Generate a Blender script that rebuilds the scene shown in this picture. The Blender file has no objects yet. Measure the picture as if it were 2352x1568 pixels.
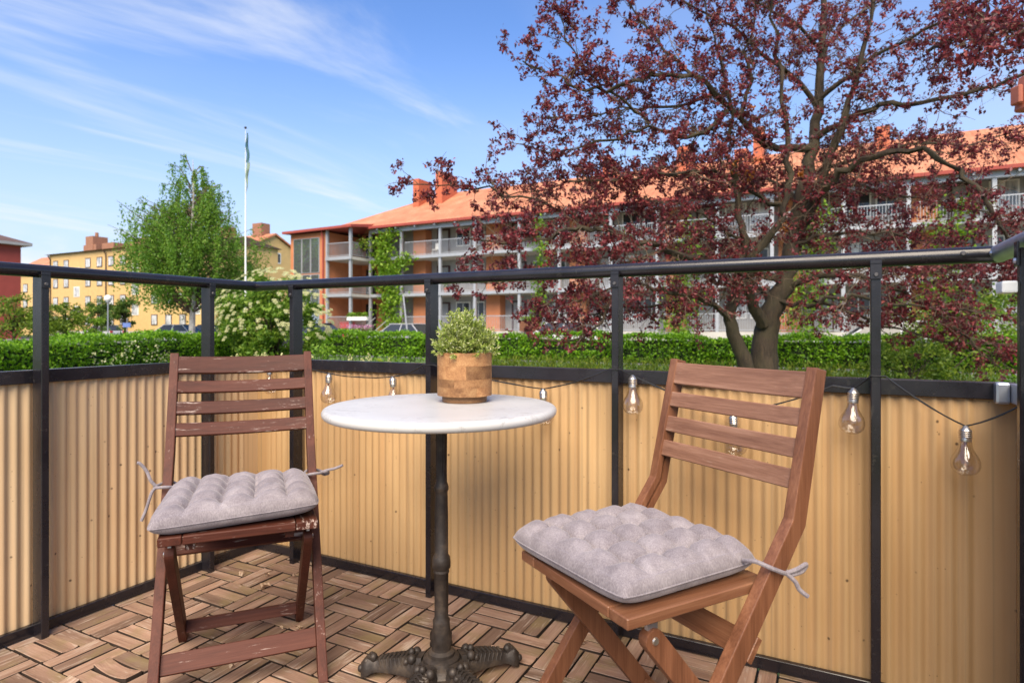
import bpy, bmesh, math, random
import numpy as np
from mathutils import Vector, Matrix, Quaternion
R = math.radians
rng = np.random.default_rng(7)
random.seed(7)
scene = bpy.context.scene
COL = scene.collection

# ------------------------------------------------------------------ camera, sky, sun, exposure
CAMZ = 0.93
cam_d = bpy.data.cameras.new('camera')
cam_d.sensor_width = 36.0
cam_d.lens = 36.0 * 1399 / 2352
cam_d.shift_y = -33 / 2352
cam_d.clip_start = 0.05
cam_d.clip_end = 5000
cam_d.dof.use_dof = True
cam_d.dof.focus_distance = 1.75
cam_d.dof.aperture_fstop = 5.0
cam = bpy.data.objects.new('camera', cam_d)
cam.location = (0, 0, CAMZ)
cam.rotation_euler = (R(90), 0, 0)
COL.objects.link(cam)
scene.camera = cam

SUN_EL = R(48)
SUN_AZ = Vector((-0.12, -0.993, 0)).normalized()      # horizontal direction towards the sun
world = bpy.data.worlds.new('World')
scene.world = world
world.use_nodes = True
wn = world.node_tree.nodes
wl = world.node_tree.links
wn.clear()
w_out = wn.new('ShaderNodeOutputWorld')
w_bg = wn.new('ShaderNodeBackground')
w_bg.inputs['Strength'].default_value = 0.125
w_sky = wn.new('ShaderNodeTexSky')
w_sky.sky_type = 'NISHITA'
w_sky.sun_disc = False
w_sky.sun_elevation = SUN_EL
w_sky.sun_rotation = math.atan2(SUN_AZ.x, SUN_AZ.y)
w_sky.air_density = 1.0
w_sky.dust_density = 0.2
w_sky.ozone_density = 3.5
# thin cirrus and low cumulus, laid on a flat cloud layer seen in perspective
w_tc = wn.new('ShaderNodeTexCoord')
w_sep = wn.new('ShaderNodeSeparateXYZ')
wl.new(w_tc.outputs['Generated'], w_sep.inputs[0])
def wmath(op, a, b=None, clamp=False):
    n = wn.new('ShaderNodeMath'); n.operation = op; n.use_clamp = clamp
    for i, v in enumerate((a, b)):
        if v is None: continue
        if isinstance(v, (int, float)): n.inputs[i].default_value = v
        else: wl.new(v, n.inputs[i])
    return n.outputs[0]
zz = wmath('ADD', wmath('MAXIMUM', w_sep.outputs['Z'], 0.0), 0.13)
cx = wmath('DIVIDE', w_sep.outputs['X'], zz)
cy = wmath('DIVIDE', w_sep.outputs['Y'], zz)
w_cmb = wn.new('ShaderNodeCombineXYZ')
wl.new(cx, w_cmb.inputs[0]); wl.new(cy, w_cmb.inputs[1])
def wnoise(scale, rot, stretch, detail, rough, dist, loc=(0, 0, 0)):
    mp = wn.new('ShaderNodeMapping')
    mr = wn.new('ShaderNodeMapping')
    mr.inputs['Rotation'].default_value = (0, 0, R(-rot))
    wl.new(w_cmb.outputs[0], mr.inputs[0])
    mp.inputs['Scale'].default_value = (stretch[0], stretch[1], 1)
    mp.inputs['Location'].default_value = loc
    wl.new(mr.outputs[0], mp.inputs[0])
    n = wn.new('ShaderNodeTexNoise')
    n.inputs['Scale'].default_value = scale
    n.inputs['Detail'].default_value = detail
    n.inputs['Roughness'].default_value = rough
    n.inputs['Distortion'].default_value = dist
    wl.new(mp.outputs[0], n.inputs['Vector'])
    return n.outputs['Fac']
def wrange(v, a, b, c, d):
    n = wn.new('ShaderNodeMapRange'); n.interpolation_type = 'SMOOTHSTEP'
    wl.new(v, n.inputs[0])
    for i, x in enumerate((a, b, c, d)): n.inputs[i + 1].default_value = x
    return n.outputs[0]
cirrus = wrange(wnoise(1.0, 50, (0.42, 1.5), 8, 0.58, 0.7, (3.4, 1.9, 0)), 0.50, 0.76, 0, 0.8)
veil = wrange(wnoise(0.6, 50, (0.6, 1.2), 5, 0.5, 0.3, (1.4, 5.0, 0)), 0.50, 0.80, 0, 0.25)
low = wn.new('ShaderNodeTexNoise')
low.inputs['Scale'].default_value = 7; low.inputs['Detail'].default_value = 6
mpl = wn.new('ShaderNodeMapping'); mpl.inputs['Scale'].default_value = (1, 1, 2.2)
wl.new(w_tc.outputs['Generated'], mpl.inputs[0]); wl.new(mpl.outputs[0], low.inputs['Vector'])
lowband = wmath('MULTIPLY', wrange(w_sep.outputs['Z'], 0.05, 0.15, 1, 0), wrange(low.outputs['Fac'], 0.47, 0.60, 0, 1))
hz = wrange(w_sep.outputs['Z'], -0.05, 0.46, 0.97, 0)     # pale band of air near the horizon, all around
cl = wmath('MAXIMUM', wmath('MAXIMUM', cirrus, veil), lowband, True)
w_mh = wn.new('ShaderNodeMix'); w_mh.data_type = 'RGBA'
wl.new(hz, w_mh.inputs[0])
w_mh.inputs[7].default_value = (1.9, 2.50, 3.8, 1)
w_mix = wn.new('ShaderNodeMix'); w_mix.data_type = 'RGBA'
wl.new(cl, w_mix.inputs[0])
w_hs = wn.new('ShaderNodeHueSaturation')
w_hs.inputs['Hue'].default_value = 0.512
w_hs.inputs['Saturation'].default_value = 1.22
w_hs.inputs['Value'].default_value = 1.0
wl.new(w_sky.outputs[0], w_hs.inputs['Color'])
wl.new(w_hs.outputs[0], w_mh.inputs[6])
wl.new(w_mh.outputs[2], w_mix.inputs[6])
w_mix.inputs[7].default_value = (3.1, 3.5, 4.3, 1)
wl.new(w_mix.outputs[2], w_bg.inputs['Color'])
wl.new(w_bg.outputs[0], w_out.inputs['Surface'])

sun_d = bpy.data.lights.new('sun', 'SUN')
sun_d.energy = 3.4
sun_d.angle = R(52)
sun_d.color = (1.0, 0.93, 0.82)
sun = bpy.data.objects.new('sun', sun_d)
sv = Vector((SUN_AZ.x * math.cos(SUN_EL), SUN_AZ.y * math.cos(SUN_EL), math.sin(SUN_EL)))
sun.rotation_euler = sv.to_track_quat('Z', 'Y').to_euler()
sun.location = sv * 50
COL.objects.link(sun)

scene.view_settings.view_transform = 'Standard'
scene.view_settings.look = 'None'
scene.view_settings.gamma = 1.0
scene.view_settings.exposure = 1.2
scene.view_settings.use_white_balance = True
scene.view_settings.white_balance_temperature = 7600
scene.view_settings.white_balance_tint = 10
scene.cycles.max_bounces = 8
scene.cycles.transparent_max_bounces = 24
scene.cycles.use_denoising = True

# ------------------------------------------------------------------ frames and helpers
TH = math.atan2(-0.4581, 0.8889)            # patio and houses share this rotation
EU = Vector((math.cos(TH), math.sin(TH), 0))
NV = Vector((-math.sin(TH), math.cos(TH), 0))
def W(u, v, z=0.0):
    return EU * u + NV * v + Vector((0, 0, z))
def survey(px, py, d):                       # bearing taken off the photograph (2352 wide) at distance d
    return Vector(((px - 1176) / 1399 * d, d, CAMZ + (751 - py) / 1399 * d))

def tag(o, label=None, cat=None, group=None, kind=None):
    if label: o['label'] = label
    if cat: o['category'] = cat
    if group: o['group'] = group
    if kind: o['kind'] = kind
    return o
def thing(name, label, cat, loc=(0, 0, 0), rz=0.0, group=None):
    o = bpy.data.objects.new(name, None)
    o.empty_display_size = 0.1
    COL.objects.link(o)
    o.location = loc; o.rotation_euler = (0, 0, rz)
    return tag(o, label, cat, group)
def link(name, me, mat=None, parent=None, smooth=False):
    o = bpy.data.objects.new(name, me)
    COL.objects.link(o)
    if mat is not None and not me.materials: me.materials.append(mat)
    if parent is not None: o.parent = parent
    if smooth:
        me.shade_smooth(); me.set_sharp_from_angle(angle=R(42))
    return o
def copy_tree(o, parent=None):
    c = o.copy(); COL.objects.link(c); c.parent = parent
    for ch in o.children: copy_tree(ch, c)
    return c

class MB:
    def __init__(s): s.v = []; s.f = []
    def add(s, vs, fs):
        b = len(s.v); s.v += [tuple(x) for x in vs]; s.f += [tuple(i + b for i in f) for f in fs]; return s
    def box(s, x0, x1, y0, y1, z0, z1):
        return s.add([(x0,y0,z0),(x1,y0,z0),(x1,y1,z0),(x0,y1,z0),(x0,y0,z1),(x1,y0,z1),(x1,y1,z1),(x0,y1,z1)],
                     [(0,3,2,1),(4,5,6,7),(0,1,5,4),(1,2,6,5),(2,3,7,6),(3,0,4,7)])
    def prism(s, poly, axis, t0, t1):        # polygon in the other two axes, extruded along axis
        def p(a, b, t): return {'x': (t, a, b), 'y': (a, t, b), 'z': (a, b, t)}[axis]
        n = len(poly)
        vs = [p(a, b, t0) for a, b in poly] + [p(a, b, t1) for a, b in poly]
        fs = [tuple(range(n))[::-1], tuple(range(n, 2 * n))] + [(i, (i + 1) % n, n + (i + 1) % n, n + i) for i in range(n)]
        return s.add(vs, fs)
    def tube(s, pts, rad, seg=8, cap=True):
        pts = [Vector(p) for p in pts]
        if not hasattr(rad, '__len__'): rad = [rad] * len(pts)
        vs = []; fs = []
        up = Vector((0, 0, 1)); prev = None
        for i, p in enumerate(pts):
            t = (pts[min(i + 1, len(pts) - 1)] - pts[max(i - 1, 0)])
            if t.length < 1e-9: t = Vector((0, 0, 1))
            t.normalize()
            if prev is None:
                a = t.orthogonal().normalized()
            else:
                a = prev - t * prev.dot(t)
                if a.length < 1e-6: a = t.orthogonal()
                a.normalize()
            prev = a; b = t.cross(a)
            for k in range(seg):
                an = 2 * math.pi * k / seg
                vs.append(p + (a * math.cos(an) + b * math.sin(an)) * rad[i])
        for i in range(len(pts) - 1):
            for k in range(seg):
                k2 = (k + 1) % seg
                fs.append((i*seg+k, i*seg+k2, (i+1)*seg+k2, (i+1)*seg+k))
        if cap:
            fs.append(tuple(range(seg))[::-1]); fs.append(tuple(range((len(pts)-1)*seg, len(pts)*seg)))
        return s.add(vs, fs)
    def lathe(s, prof, seg=32, c=(0, 0, 0), a0=0.0, a1=2*math.pi, cap=True):
        full = abs(a1 - a0 - 2*math.pi) < 1e-6
        n = seg if full else seg + 1
        vs = []; fs = []
        for r, z in prof:
            for k in range(n):
                a = a0 + (a1 - a0) * k / seg
                vs.append((c[0] + r*math.cos(a), c[1] + r*math.sin(a), c[2] + z))
        for i in range(len(prof) - 1):
            for k in range(seg):
                k2 = (k + 1) % n
                fs.append((i*n+k, i*n+k2, (i+1)*n+k2, (i+1)*n+k))
        if full and cap:
            if prof[0][0] > 1e-6: fs.append(tuple(range(n))[::-1])
            if prof[-1][0] > 1e-6: fs.append(tuple(range((len(prof)-1)*n, len(prof)*n)))
        return s.add(vs, fs)
    def ball(s, c, r, seg=10, sz=1.0):
        prof = [(max(1e-7, r*math.sin(math.pi*i/seg)), -r*sz*math.cos(math.pi*i/seg)) for i in range(seg + 1)]
        return s.lathe(prof, seg + 2, c, cap=False)
    def mesh(s, name, bevel=0.0, seg=1):
        me = bpy.data.meshes.new(name)
        me.from_pydata(s.v, [], s.f)
        bm = bmesh.new(); bm.from_mesh(me)
        bmesh.ops.recalc_face_normals(bm, faces=bm.faces)
        if bevel > 0:
            bmesh.ops.bevel(bm, geom=[e for e in bm.edges if len(e.link_faces) == 2 and e.calc_face_angle(0) > 0.35], offset=bevel, segments=seg, affect='EDGES', profile=0.6)
        bm.to_mesh(me); bm.free()
        return me
    def build(s, name, mat, parent=None, smooth=False, bevel=0.0, seg=1):
        return link(name, s.mesh(name, bevel, seg), mat, parent, smooth)

def beam(name, p, q, w, h, up, mat, parent, bevel=0.0015):
    """a straight wooden bar from p to q: mesh x axis runs along the grain; h is measured towards up"""
    p = Vector(p); q = Vector(q); d = q - p; L = d.length; x = d.normalized()
    up = Vector(up); z = (up - x * up.dot(x)).normalized(); y = z.cross(x)
    o = MB().box(-L/2, L/2, -w/2, w/2, -h/2, h/2).build(name, mat, parent, bevel=bevel)
    m = Matrix((x, y, z)).transposed().to_4x4(); m.translation = (p + q) / 2
    o.matrix_local = m
    return o

def np_mesh(name, V, F):
    V = np.asarray(V, dtype=np.float32); F = np.asarray(F, dtype=np.int32)
    me = bpy.data.meshes.new(name)
    k = F.shape[1]
    me.vertices.add(len(V)); me.vertices.foreach_set('co', V.ravel())
    me.loops.add(F.size); me.loops.foreach_set('vertex_index', F.ravel())
    me.polygons.add(len(F))
    me.polygons.foreach_set('loop_start', np.arange(len(F), dtype=np.int32) * k)
    me.polygons.foreach_set('loop_total', np.full(len(F), k, dtype=np.int32))
    me.update(calc_edges=True)
    return me
def unit(a): return a / np.maximum(np.linalg.norm(a, axis=1, keepdims=True), 1e-9)
def leaf_mesh(name, C, size, aspect=0.6, fold=0.25, up=0.0, axis=None, droop=0.0):
    """one folded, pointed leaf of two facets per centre"""
    C = np.asarray(C, float); n = len(C)
    size = np.broadcast_to(np.asarray(size, float), (n,))[:, None]
    a = unit(rng.normal(size=(n, 3)) + (0 if axis is None else axis) + np.array([0, 0, -droop]))
    nn = unit(np.cross(a, rng.normal(size=(n, 3))) + np.array([0, 0, up]))
    b = unit(np.cross(nn, a)); nn = np.cross(a, b)
    mid = C - a * size * 0.08
    V = np.stack([C - a*size*0.5, mid + b*size*aspect*0.5 + nn*size*fold*0.5, C + a*size*0.5 - nn*size*0.1, mid - b*size*aspect*0.5 + nn*size*fold*0.5], 1).reshape(-1, 3)
    i = np.arange(n)[:, None] * 4
    F = np.concatenate([i + np.array([0, 2, 1]), i + np.array([0, 3, 2])], 0)
    return np_mesh(name, V, F)
def leaves(name, C, size, mat, parent=None, stuff=True, **k):
    o = link(name, leaf_mesh(name, C, size, **k), mat, parent)
    if stuff: o['kind'] = 'stuff'
    return o
def clumps(centres, radii, per, squash=(1, 1, 1), shell=0.5):
    out = []
    for c, r in zip(centres, radii):
        d = unit(rng.normal(size=(per, 3)))
        rr = (shell + (1 - shell) * rng.random((per, 1))) * r * (0.8 + 0.4 * rng.random((per, 1)))
        out.append(np.asarray(c) + d * rr * np.array(squash))
    return np.concatenate(out)

# ------------------------------------------------------------------ materials
class NM:
    def __init__(s, name):
        s.m = bpy.data.materials.new(name); s.m.use_nodes = True
        s.n = s.m.node_tree.nodes; s.l = s.m.node_tree.links; s.n.clear()
        s.out = s.n.new('ShaderNodeOutputMaterial')
        s.b = s.n.new('ShaderNodeBsdfPrincipled')
        s.l.new(s.b.outputs[0], s.out.inputs[0])
    def put(s, sock, v):
        if hasattr(v, 'default_value') or hasattr(v, 'is_linked'): s.l.new(v, sock)
        elif isinstance(v, (tuple, list)) and len(v) == 3 and sock.type == 'RGBA': sock.default_value = (*v, 1)
        else: sock.default_value = v
    def set(s, **k):
        for a, v in k.items(): s.put(s.b.inputs[a.replace('_', ' ')], v)
        return s
    def coord(s, which='Object', scale=(1, 1, 1), rnd=False, rot=(0, 0, 0)):
        t = s.n.new('ShaderNodeTexCoord').outputs[which]
        if rnd:
            oi = s.n.new('ShaderNodeObjectInfo'); ml = s.n.new('ShaderNodeVectorMath'); ml.operation = 'MULTIPLY_ADD'
            s.l.new(oi.outputs['Random'], ml.inputs[0]); ml.inputs[1].default_value = (37, 17, 23); s.l.new(t, ml.inputs[2]); t = ml.outputs[0]
        mp = s.n.new('ShaderNodeMapping'); s.l.new(t, mp.inputs[0])
        mp.inputs['Scale'].default_value = scale; mp.inputs['Rotation'].default_value = rot
        return mp.outputs[0]
    def noise(s, vec, scale, detail=4, rough=0.5, dist=0.0):
        n = s.n.new('ShaderNodeTexNoise'); s.l.new(vec, n.inputs['Vector'])
        n.inputs['Scale'].default_value = scale; n.inputs['Detail'].default_value = detail
        n.inputs['Roughness'].default_value = rough; n.inputs['Distortion'].default_value = dist
        return n.outputs['Fac']
    def ramp(s, fac, stops):
        n = s.n.new('ShaderNodeValToRGB'); s.l.new(fac, n.inputs[0])
        e = n.color_ramp.elements
        while len(e) < len(stops): e.new(0.5)
        for x, (p, c) in zip(e, stops): x.position = p; x.color = (*c, 1) if len(c) == 3 else c
        return n.outputs[0]
    def rangen(s, v, a, b, c=0.0, d=1.0):
        n = s.n.new('ShaderNodeMapRange'); s.l.new(v, n.inputs[0])
        for i, x in enumerate((a, b, c, d)): n.inputs[i + 1].default_value = x
        return n.outputs[0]
    def mix(s, fac, a, b, blend='MIX'):
        n = s.n.new('ShaderNodeMix'); n.data_type = 'RGBA'; n.blend_type = blend
        s.put(n.inputs[0], fac); s.put(n.inputs[6], a); s.put(n.inputs[7], b)
        return n.outputs[2]
    def math(s, op, a, b):
        n = s.n.new('ShaderNodeMath'); n.operation = op; s.put(n.inputs[0], a); s.put(n.inputs[1], b); return n.outputs[0]
    def bump(s, h, strength=0.3, dist=0.002):
        n = s.n.new('ShaderNodeBump'); s.l.new(h, n.inputs['Height']); n.inputs['Strength'].default_value = strength
        n.inputs['Distance'].default_value = dist; s.l.new(n.outputs[0], s.b.inputs['Normal'])
    def rand(s): return s.n.new('ShaderNodeObjectInfo').outputs['Random']
    def island(s): return s.n.new('ShaderNodeNewGeometry').outputs['Random Per Island']

def plain(name, col, rough=0.6, metal=0.0, var=0.12, scale=6.0, bump=0.0, spec=0.5):
    k = NM(name); c = k.coord('Object')
    f = k.noise(c, scale, 5, 0.6)
    d = tuple(x * (1 - var) for x in col); b = tuple(min(1, x * (1 + var)) for x in col)
    k.set(Base_Color=k.ramp(f, [(0.3, d), (0.7, b)]), Roughness=rough, Metallic=metal, Specular_IOR_Level=spec)
    if bump: k.bump(k.noise(c, scale * 12, 3, 0.6), bump, 0.003)
    return k.m
def foliage(name, stops, trans=0.35, rough=0.5, spec=0.4):
    k = NM(name)
    c = k.ramp(k.island(), stops)
    k.set(Base_Color=c, Roughness=rough, Specular_IOR_Level=spec)
    t = k.n.new('ShaderNodeBsdfTranslucent'); k.l.new(c, t.inputs[0])
    m = k.n.new('ShaderNodeMixShader'); m.inputs[0].default_value = trans
    k.l.new(k.b.outputs[0], m.inputs[1]); k.l.new(t.outputs[0], m.inputs[2]); k.l.new(m.outputs[0], k.out.inputs[0])
    return k.m
def wood(name, dark, mid, light, grain='x', rough=0.55, weather=None, wcol=(0.5, 0.46, 0.43), weather_lo=0.60, moss=None, spec=0.35, vary=0.3):
    k = NM(name)
    g = {'x': (1.0, 14, 14), 'z': (14, 14, 1.0), 'y': (14, 1.0, 14)}[grain]
    f = {'x': (3, 95, 95), 'z': (95, 95, 3), 'y': (95, 3, 95)}[grain]
    c = k.coord('Object', g, True); c2 = k.coord('Object', f, True)
    broad = k.noise(c, 2.2, 4, 0.6, 0.5); fine = k.noise(c2, 3.0, 4, 0.65)
    mixf = k.math('ADD', k.math('MULTIPLY', broad, 0.6), k.math('MULTIPLY', fine, 0.4))
    col = k.ramp(mixf, [(0.34, dark), (0.5, mid), (0.66, light)])
    br = k.rangen(k.rand(), 0, 1, 1 - vary, 1 + vary)
    hs = k.n.new('ShaderNodeHueSaturation'); k.put(hs.inputs['Color'], col); k.put(hs.inputs['Value'], br); col = hs.outputs[0]
    if moss:
        mo = k.rangen(k.noise(k.coord('Object', (9, 9, 9), True), 1.2, 3), 0.5, 0.68, 0, 0.55)
        col = k.mix(mo, col, moss)
    if weather:
        w = k.noise(k.coord('Object', {'x': (6, 60, 60), 'z': (60, 60, 6), 'y': (60, 6, 60)}[grain], True), 1.6, 6, 0.72, 0.4)
        big = k.noise(k.coord('Object', (9, 9, 9), True), 0.9, 2)
        w = k.rangen(k.math('ADD', k.math('MULTIPLY', w, 0.7), k.math('MULTIPLY', big, 0.3)), weather_lo, weather_lo + 0.07)
        w = k.math('MULTIPLY', w, weather)
        col = k.mix(w, col, wcol)
    k.set(Base_Color=col, Roughness=rough, Specular_IOR_Level=spec)
    k.bump(fine, 0.35, 0.0015)
    return k.m

M = {}
k = NM('black_enamel'); c = k.coord('Object'); f = k.noise(c, 7, 6, 0.65); f2 = k.noise(k.coord('Object', (60, 60, 60)), 3, 3)
dust = k.rangen(k.noise(c, 38, 5, 0.7), 0.60, 0.72, 0, 0.35)
k.set(Base_Color=k.mix(dust, k.ramp(f, [(0.3, (0.009, 0.008, 0.011)), (0.7, (0.016, 0.014, 0.018))]), (0.085, 0.075, 0.065)), Roughness=k.rangen(f, 0.3, 0.7, 0.16, 0.36), Specular_IOR_Level=0.55); k.bump(f2, 0.05, 0.002); M['black'] = k.m
M['galv'] = plain('galvanised_steel', (0.42, 0.44, 0.48), 0.38, 0.85, 0.15, 14)
M['screw'] = plain('screw_metal', (0.12, 0.11, 0.11), 0.4, 0.6, 0.1)
M['seat_l'] = wood('dark_stained_wood', (0.042, 0.011, 0.0065), (0.072, 0.019, 0.011), (0.10, 0.030, 0.018), 'x', 0.55, 0.9, (0.50, 0.40, 0.35), 0.568, None, 0.25, 0.12)
M['memb_l'] = wood('dark_stained_wood_upright', (0.042, 0.011, 0.0065), (0.072, 0.019, 0.011), (0.10, 0.030, 0.018), 'z', 0.55, 0.8, (0.45, 0.34, 0.30), 0.61, None, 0.25, 0.1)
M['seat_r'] = wood('brown_oiled_wood', (0.105, 0.040, 0.020), (0.180, 0.074, 0.038), (0.255, 0.120, 0.066), 'x', 0.42, 0.25, (0.45, 0.36, 0.28), 0.62, None, 0.4, 0.12)
M['slat_r'] = wood('weathered_slats_painted_sheen', (0.16, 0.072, 0.044), (0.245, 0.120, 0.076), (0.33, 0.180, 0.122), 'x', 0.45, 0.3, (0.48, 0.38, 0.30), 0.60, None, 0.4, 0.1)  # weathered brown, colour lightened to carry the sky sheen on the back slats
M['memb_r'] = wood('brown_oiled_wood_upright', (0.105, 0.040, 0.020), (0.175, 0.070, 0.036), (0.24, 0.106, 0.056), 'z', 0.42, 0.2, (0.42, 0.32, 0.25), 0.64, None, 0.4, 0.1)
M['slat'] = wood('weathered_deck_wood', (0.155, 0.090, 0.064), (0.235, 0.145, 0.104), (0.32, 0.215, 0.158), 'x', 0.72, 0.65, (0.42, 0.335, 0.275), 0.545, (0.19, 0.145, 0.065), 0.25, 0.34)
M['slat_edge'] = plain('slat_edge_painted_shade', (0.030, 0.017, 0.011), 0.85)  # near-black slat sides paint in the shade of the gaps
M['plastic'] = plain('black_plastic_grid', (0.02, 0.017, 0.015), 0.6)
M['pot'] = wood('mango_wood', (0.17, 0.075, 0.032), (0.30, 0.145, 0.062), (0.43, 0.24, 0.11), 'y', 0.5, None, vary=0.36, spec=0.3)
M['iron'] = None
k = NM('rusty_cast_iron'); c = k.coord('Object', (1, 1, 1)); f1 = k.noise(c, 24, 6, 0.65); f2 = k.noise(c, 160, 3)
k.set(Base_Color=k.ramp(f1, [(0.32, (0.018, 0.014, 0.012)), (0.52, (0.040, 0.031, 0.026)), (0.72, (0.095, 0.070, 0.050))]), Roughness=0.55, Metallic=0.35); k.bump(f2, 0.3, 0.002); M['iron'] = k.m
k = NM('white_marble'); c = k.coord('Object'); v1 = k.noise(k.coord('Object', (1, 2.6, 1), rot=(0, 0, 0.5)), 5.0, 9, 0.62, 1.4)
vein = k.rangen(k.math('ABSOLUTE', k.math('SUBTRACT', v1, 0.5), 0.0), 0.0, 0.018, 1, 0)
msk = k.rangen(k.noise(c, 4.2, 3), 0.45, 0.6)
cloud = k.noise(c, 3.0, 5)
base = k.ramp(cloud, [(0.3, (0.42, 0.418, 0.415)), (0.65, (0.51, 0.507, 0.50))])
k.set(Base_Color=k.mix(k.math('MULTIPLY', k.math('MULTIPLY', vein, msk), 0.6), base, (0.20, 0.18, 0.17)), Roughness=0.33, Specular_IOR_Level=0.45); M['marble'] = k.m
k = NM('mauve_velvet'); c = k.coord('Object'); s1 = k.noise(c, 16, 5, 0.6, 0.8); s2 = k.noise(k.coord('Object', (240, 240, 60)), 2, 2)
k.set(Base_Color=k.mix(0.35, k.ramp(s1, [(0.3, (0.135, 0.115, 0.130)), (0.55, (0.225, 0.198, 0.215)), (0.75, (0.32, 0.288, 0.302))]), k.ramp(s2, [(0.35, (0.115, 0.10, 0.115)), (0.65, (0.33, 0.30, 0.315))])),
      Roughness=0.85, Sheen_Weight=0.35, Sheen_Roughness=0.4, Specular_IOR_Level=0.1); k.put(k.b.inputs['Sheen Tint'], (0.9, 0.85, 0.85)); k.bump(s2, 0.25, 0.001); M['velvet'] = k.m
# painted corrugated sheet: faded tan with rain streaks, fine orange-peel grain and dirt specks
def sheet(name, c0, c1, cs, key):
    k = NM(name); c = k.coord('Object')
    st = k.noise(k.coord('Object', (34, 34, 0.8)), 1.0, 4, 0.6); gr = k.noise(c, 420, 2); big = k.noise(k.coord('Object', (1.6, 1.6, 0.9)), 1.3, 4, 0.6)
    col = k.ramp(big, [(0.3, c0), (0.7, c1)])
    col = k.mix(k.rangen(st, 0.35, 0.7, 0.0, 0.5), col, cs)
    # dull grey rain streaks and a dusty foot
    run = k.rangen(k.noise(k.coord('Object', (70, 70, 0.5)), 1.0, 3, 0.6), 0.56, 0.72, 0, 0.5)
    col = k.mix(run, col, (0.24, 0.17, 0.10))
    for sc, lo, am in ((26, 0.80, 0.85), (60, 0.86, 0.6)):
        vo = k.n.new('ShaderNodeTexVoronoi'); k.l.new(c, vo.inputs['Vector']); vo.inputs['Scale'].default_value = sc
        wh = k.n.new('ShaderNodeSeparateColor'); k.l.new(vo.outputs['Color'], wh.inputs[0])
        spk = k.math('MULTIPLY', k.rangen(vo.outputs['Distance'], 0.06, 0.13, 1, 0), k.rangen(wh.outputs[0], lo, lo + 0.02))
        col = k.mix(k.math('MULTIPLY', spk, am), col, (0.06, 0.035, 0.02))
    k.set(Base_Color=col, Roughness=0.62, Specular_IOR_Level=0.3); k.bump(gr, 0.25, 0.0012); M[key] = k.m
sheet('faded_tan_sheet', (0.43, 0.262, 0.120), (0.53, 0.352, 0.182), (0.40, 0.22, 0.10), 'sheet')
sheet('lightened_tan_sheet', (0.52, 0.35, 0.19), (0.62, 0.455, 0.28), (0.50, 0.28, 0.145), 'sheet_pale')  # paler tan for the left run; its brighter light is put into the colour
M['cord'] = plain('black_cord', (0.012, 0.012, 0.012), 0.5)
M['cap'] = plain('brushed_bulb_cap', (0.55, 0.50, 0.44), 0.28, 0.9, 0.1, 60)
M['wire'] = plain('copper_wire', (0.45, 0.22, 0.10), 0.35, 0.8)
k = NM('thin_clear_glass')
tr = k.n.new('ShaderNodeBsdfTransparent'); tr.inputs[0].default_value = (0.95, 0.93, 0.90, 1)
gl = k.n.new('ShaderNodeBsdfGlossy'); gl.inputs['Roughness'].default_value = 0.02
fr = k.n.new('ShaderNodeLayerWeight'); fr.inputs['Blend'].default_value = 0.35
ms = k.n.new('ShaderNodeMixShader'); k.l.new(k.rangen(fr.outputs['Facing'], 0.0, 1.0, 0.07, 0.62), ms.inputs[0]); k.l.new(tr.outputs[0], ms.inputs[1]); k.l.new(gl.outputs[0], ms.inputs[2]); k.l.new(ms.outputs[0], k.out.inputs[0]); M['glass'] = k.m
k = NM('window_glass'); k.set(Base_Color=(0.035, 0.04, 0.045), Roughness=0.05, Specular_IOR_Level=0.5); M['pane'] = k.m
k = NM('mirroring_glass'); k.set(Base_Color=(0.42, 0.46, 0.50), Roughness=0.03, Metallic=0.85); M['pane_sky'] = k.m
k = NM('curtained_window'); f = k.noise(k.coord('Object', (3, 3, 0.5), True), 2, 2); k.set(Base_Color=k.ramp(f, [(0.35, (0.16, 0.17, 0.18)), (0.6, (0.62, 0.63, 0.64))]), Roughness=0.15, Specular_IOR_Level=0.8); M['pane_w'] = k.m
M['white'] = plain('white_paint', (0.74, 0.74, 0.72), 0.45, 0, 0.05)
M['grey_wall'] = plain('grey_cladding', (0.30, 0.30, 0.305), 0.6, 0, 0.08, 2)
M['grey_steel'] = plain('light_grey_steel', (0.36, 0.38, 0.41), 0.45, 0.3, 0.08)
M['concrete'] = plain('pale_concrete', (0.44, 0.42, 0.39), 0.8, 0, 0.12, 3)
M['orange'] = plain('orange_render', (0.50, 0.185, 0.085), 0.8, 0, 0.10, 1.2)
M['brick_or'] = plain('orange_brick', (0.46, 0.115, 0.055), 0.75, 0, 0.15, 8)
M['door'] = plain('dark_red_door', (0.055, 0.016, 0.016), 0.5)
M['door_g'] = plain('grey_door', (0.26, 0.27, 0.28), 0.5)
M['yellow'] = plain('yellow_brick', (0.58, 0.385, 0.165), 0.8, 0, 0.08, 1.5)
M['red_wall'] = plain('red_render', (0.30, 0.052, 0.040), 0.8, 0, 0.08, 1.5)
M['brown_roof'] = plain('brown_roof_sheet', (0.11, 0.065, 0.05), 0.6, 0, 0.1, 2)
M['chimney'] = plain('chimney_brick', (0.28, 0.13, 0.08), 0.8, 0, 0.2, 5)
M['pipe'] = plain('brown_downpipe', (0.075, 0.04, 0.025), 0.5)
k = NM('clay_roof_tiles'); c = k.coord('Object')
wv = k.n.new('ShaderNodeTexWave'); wv.bands_direction = 'X'; k.l.new(c, wv.inputs[0]); wv.inputs['Scale'].default_value = 1.05; wv.inputs['Distortion'].default_value = 0
wy = k.n.new('ShaderNodeTexWave'); wy.bands_direction = 'Y'; wy.wave_profile = 'SAW'; k.l.new(c, wy.inputs[0]); wy.inputs['Scale'].default_value = 0.9
f = k.noise(c, 0.8, 5, 0.6); f2 = k.noise(c, 14, 3)
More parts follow.
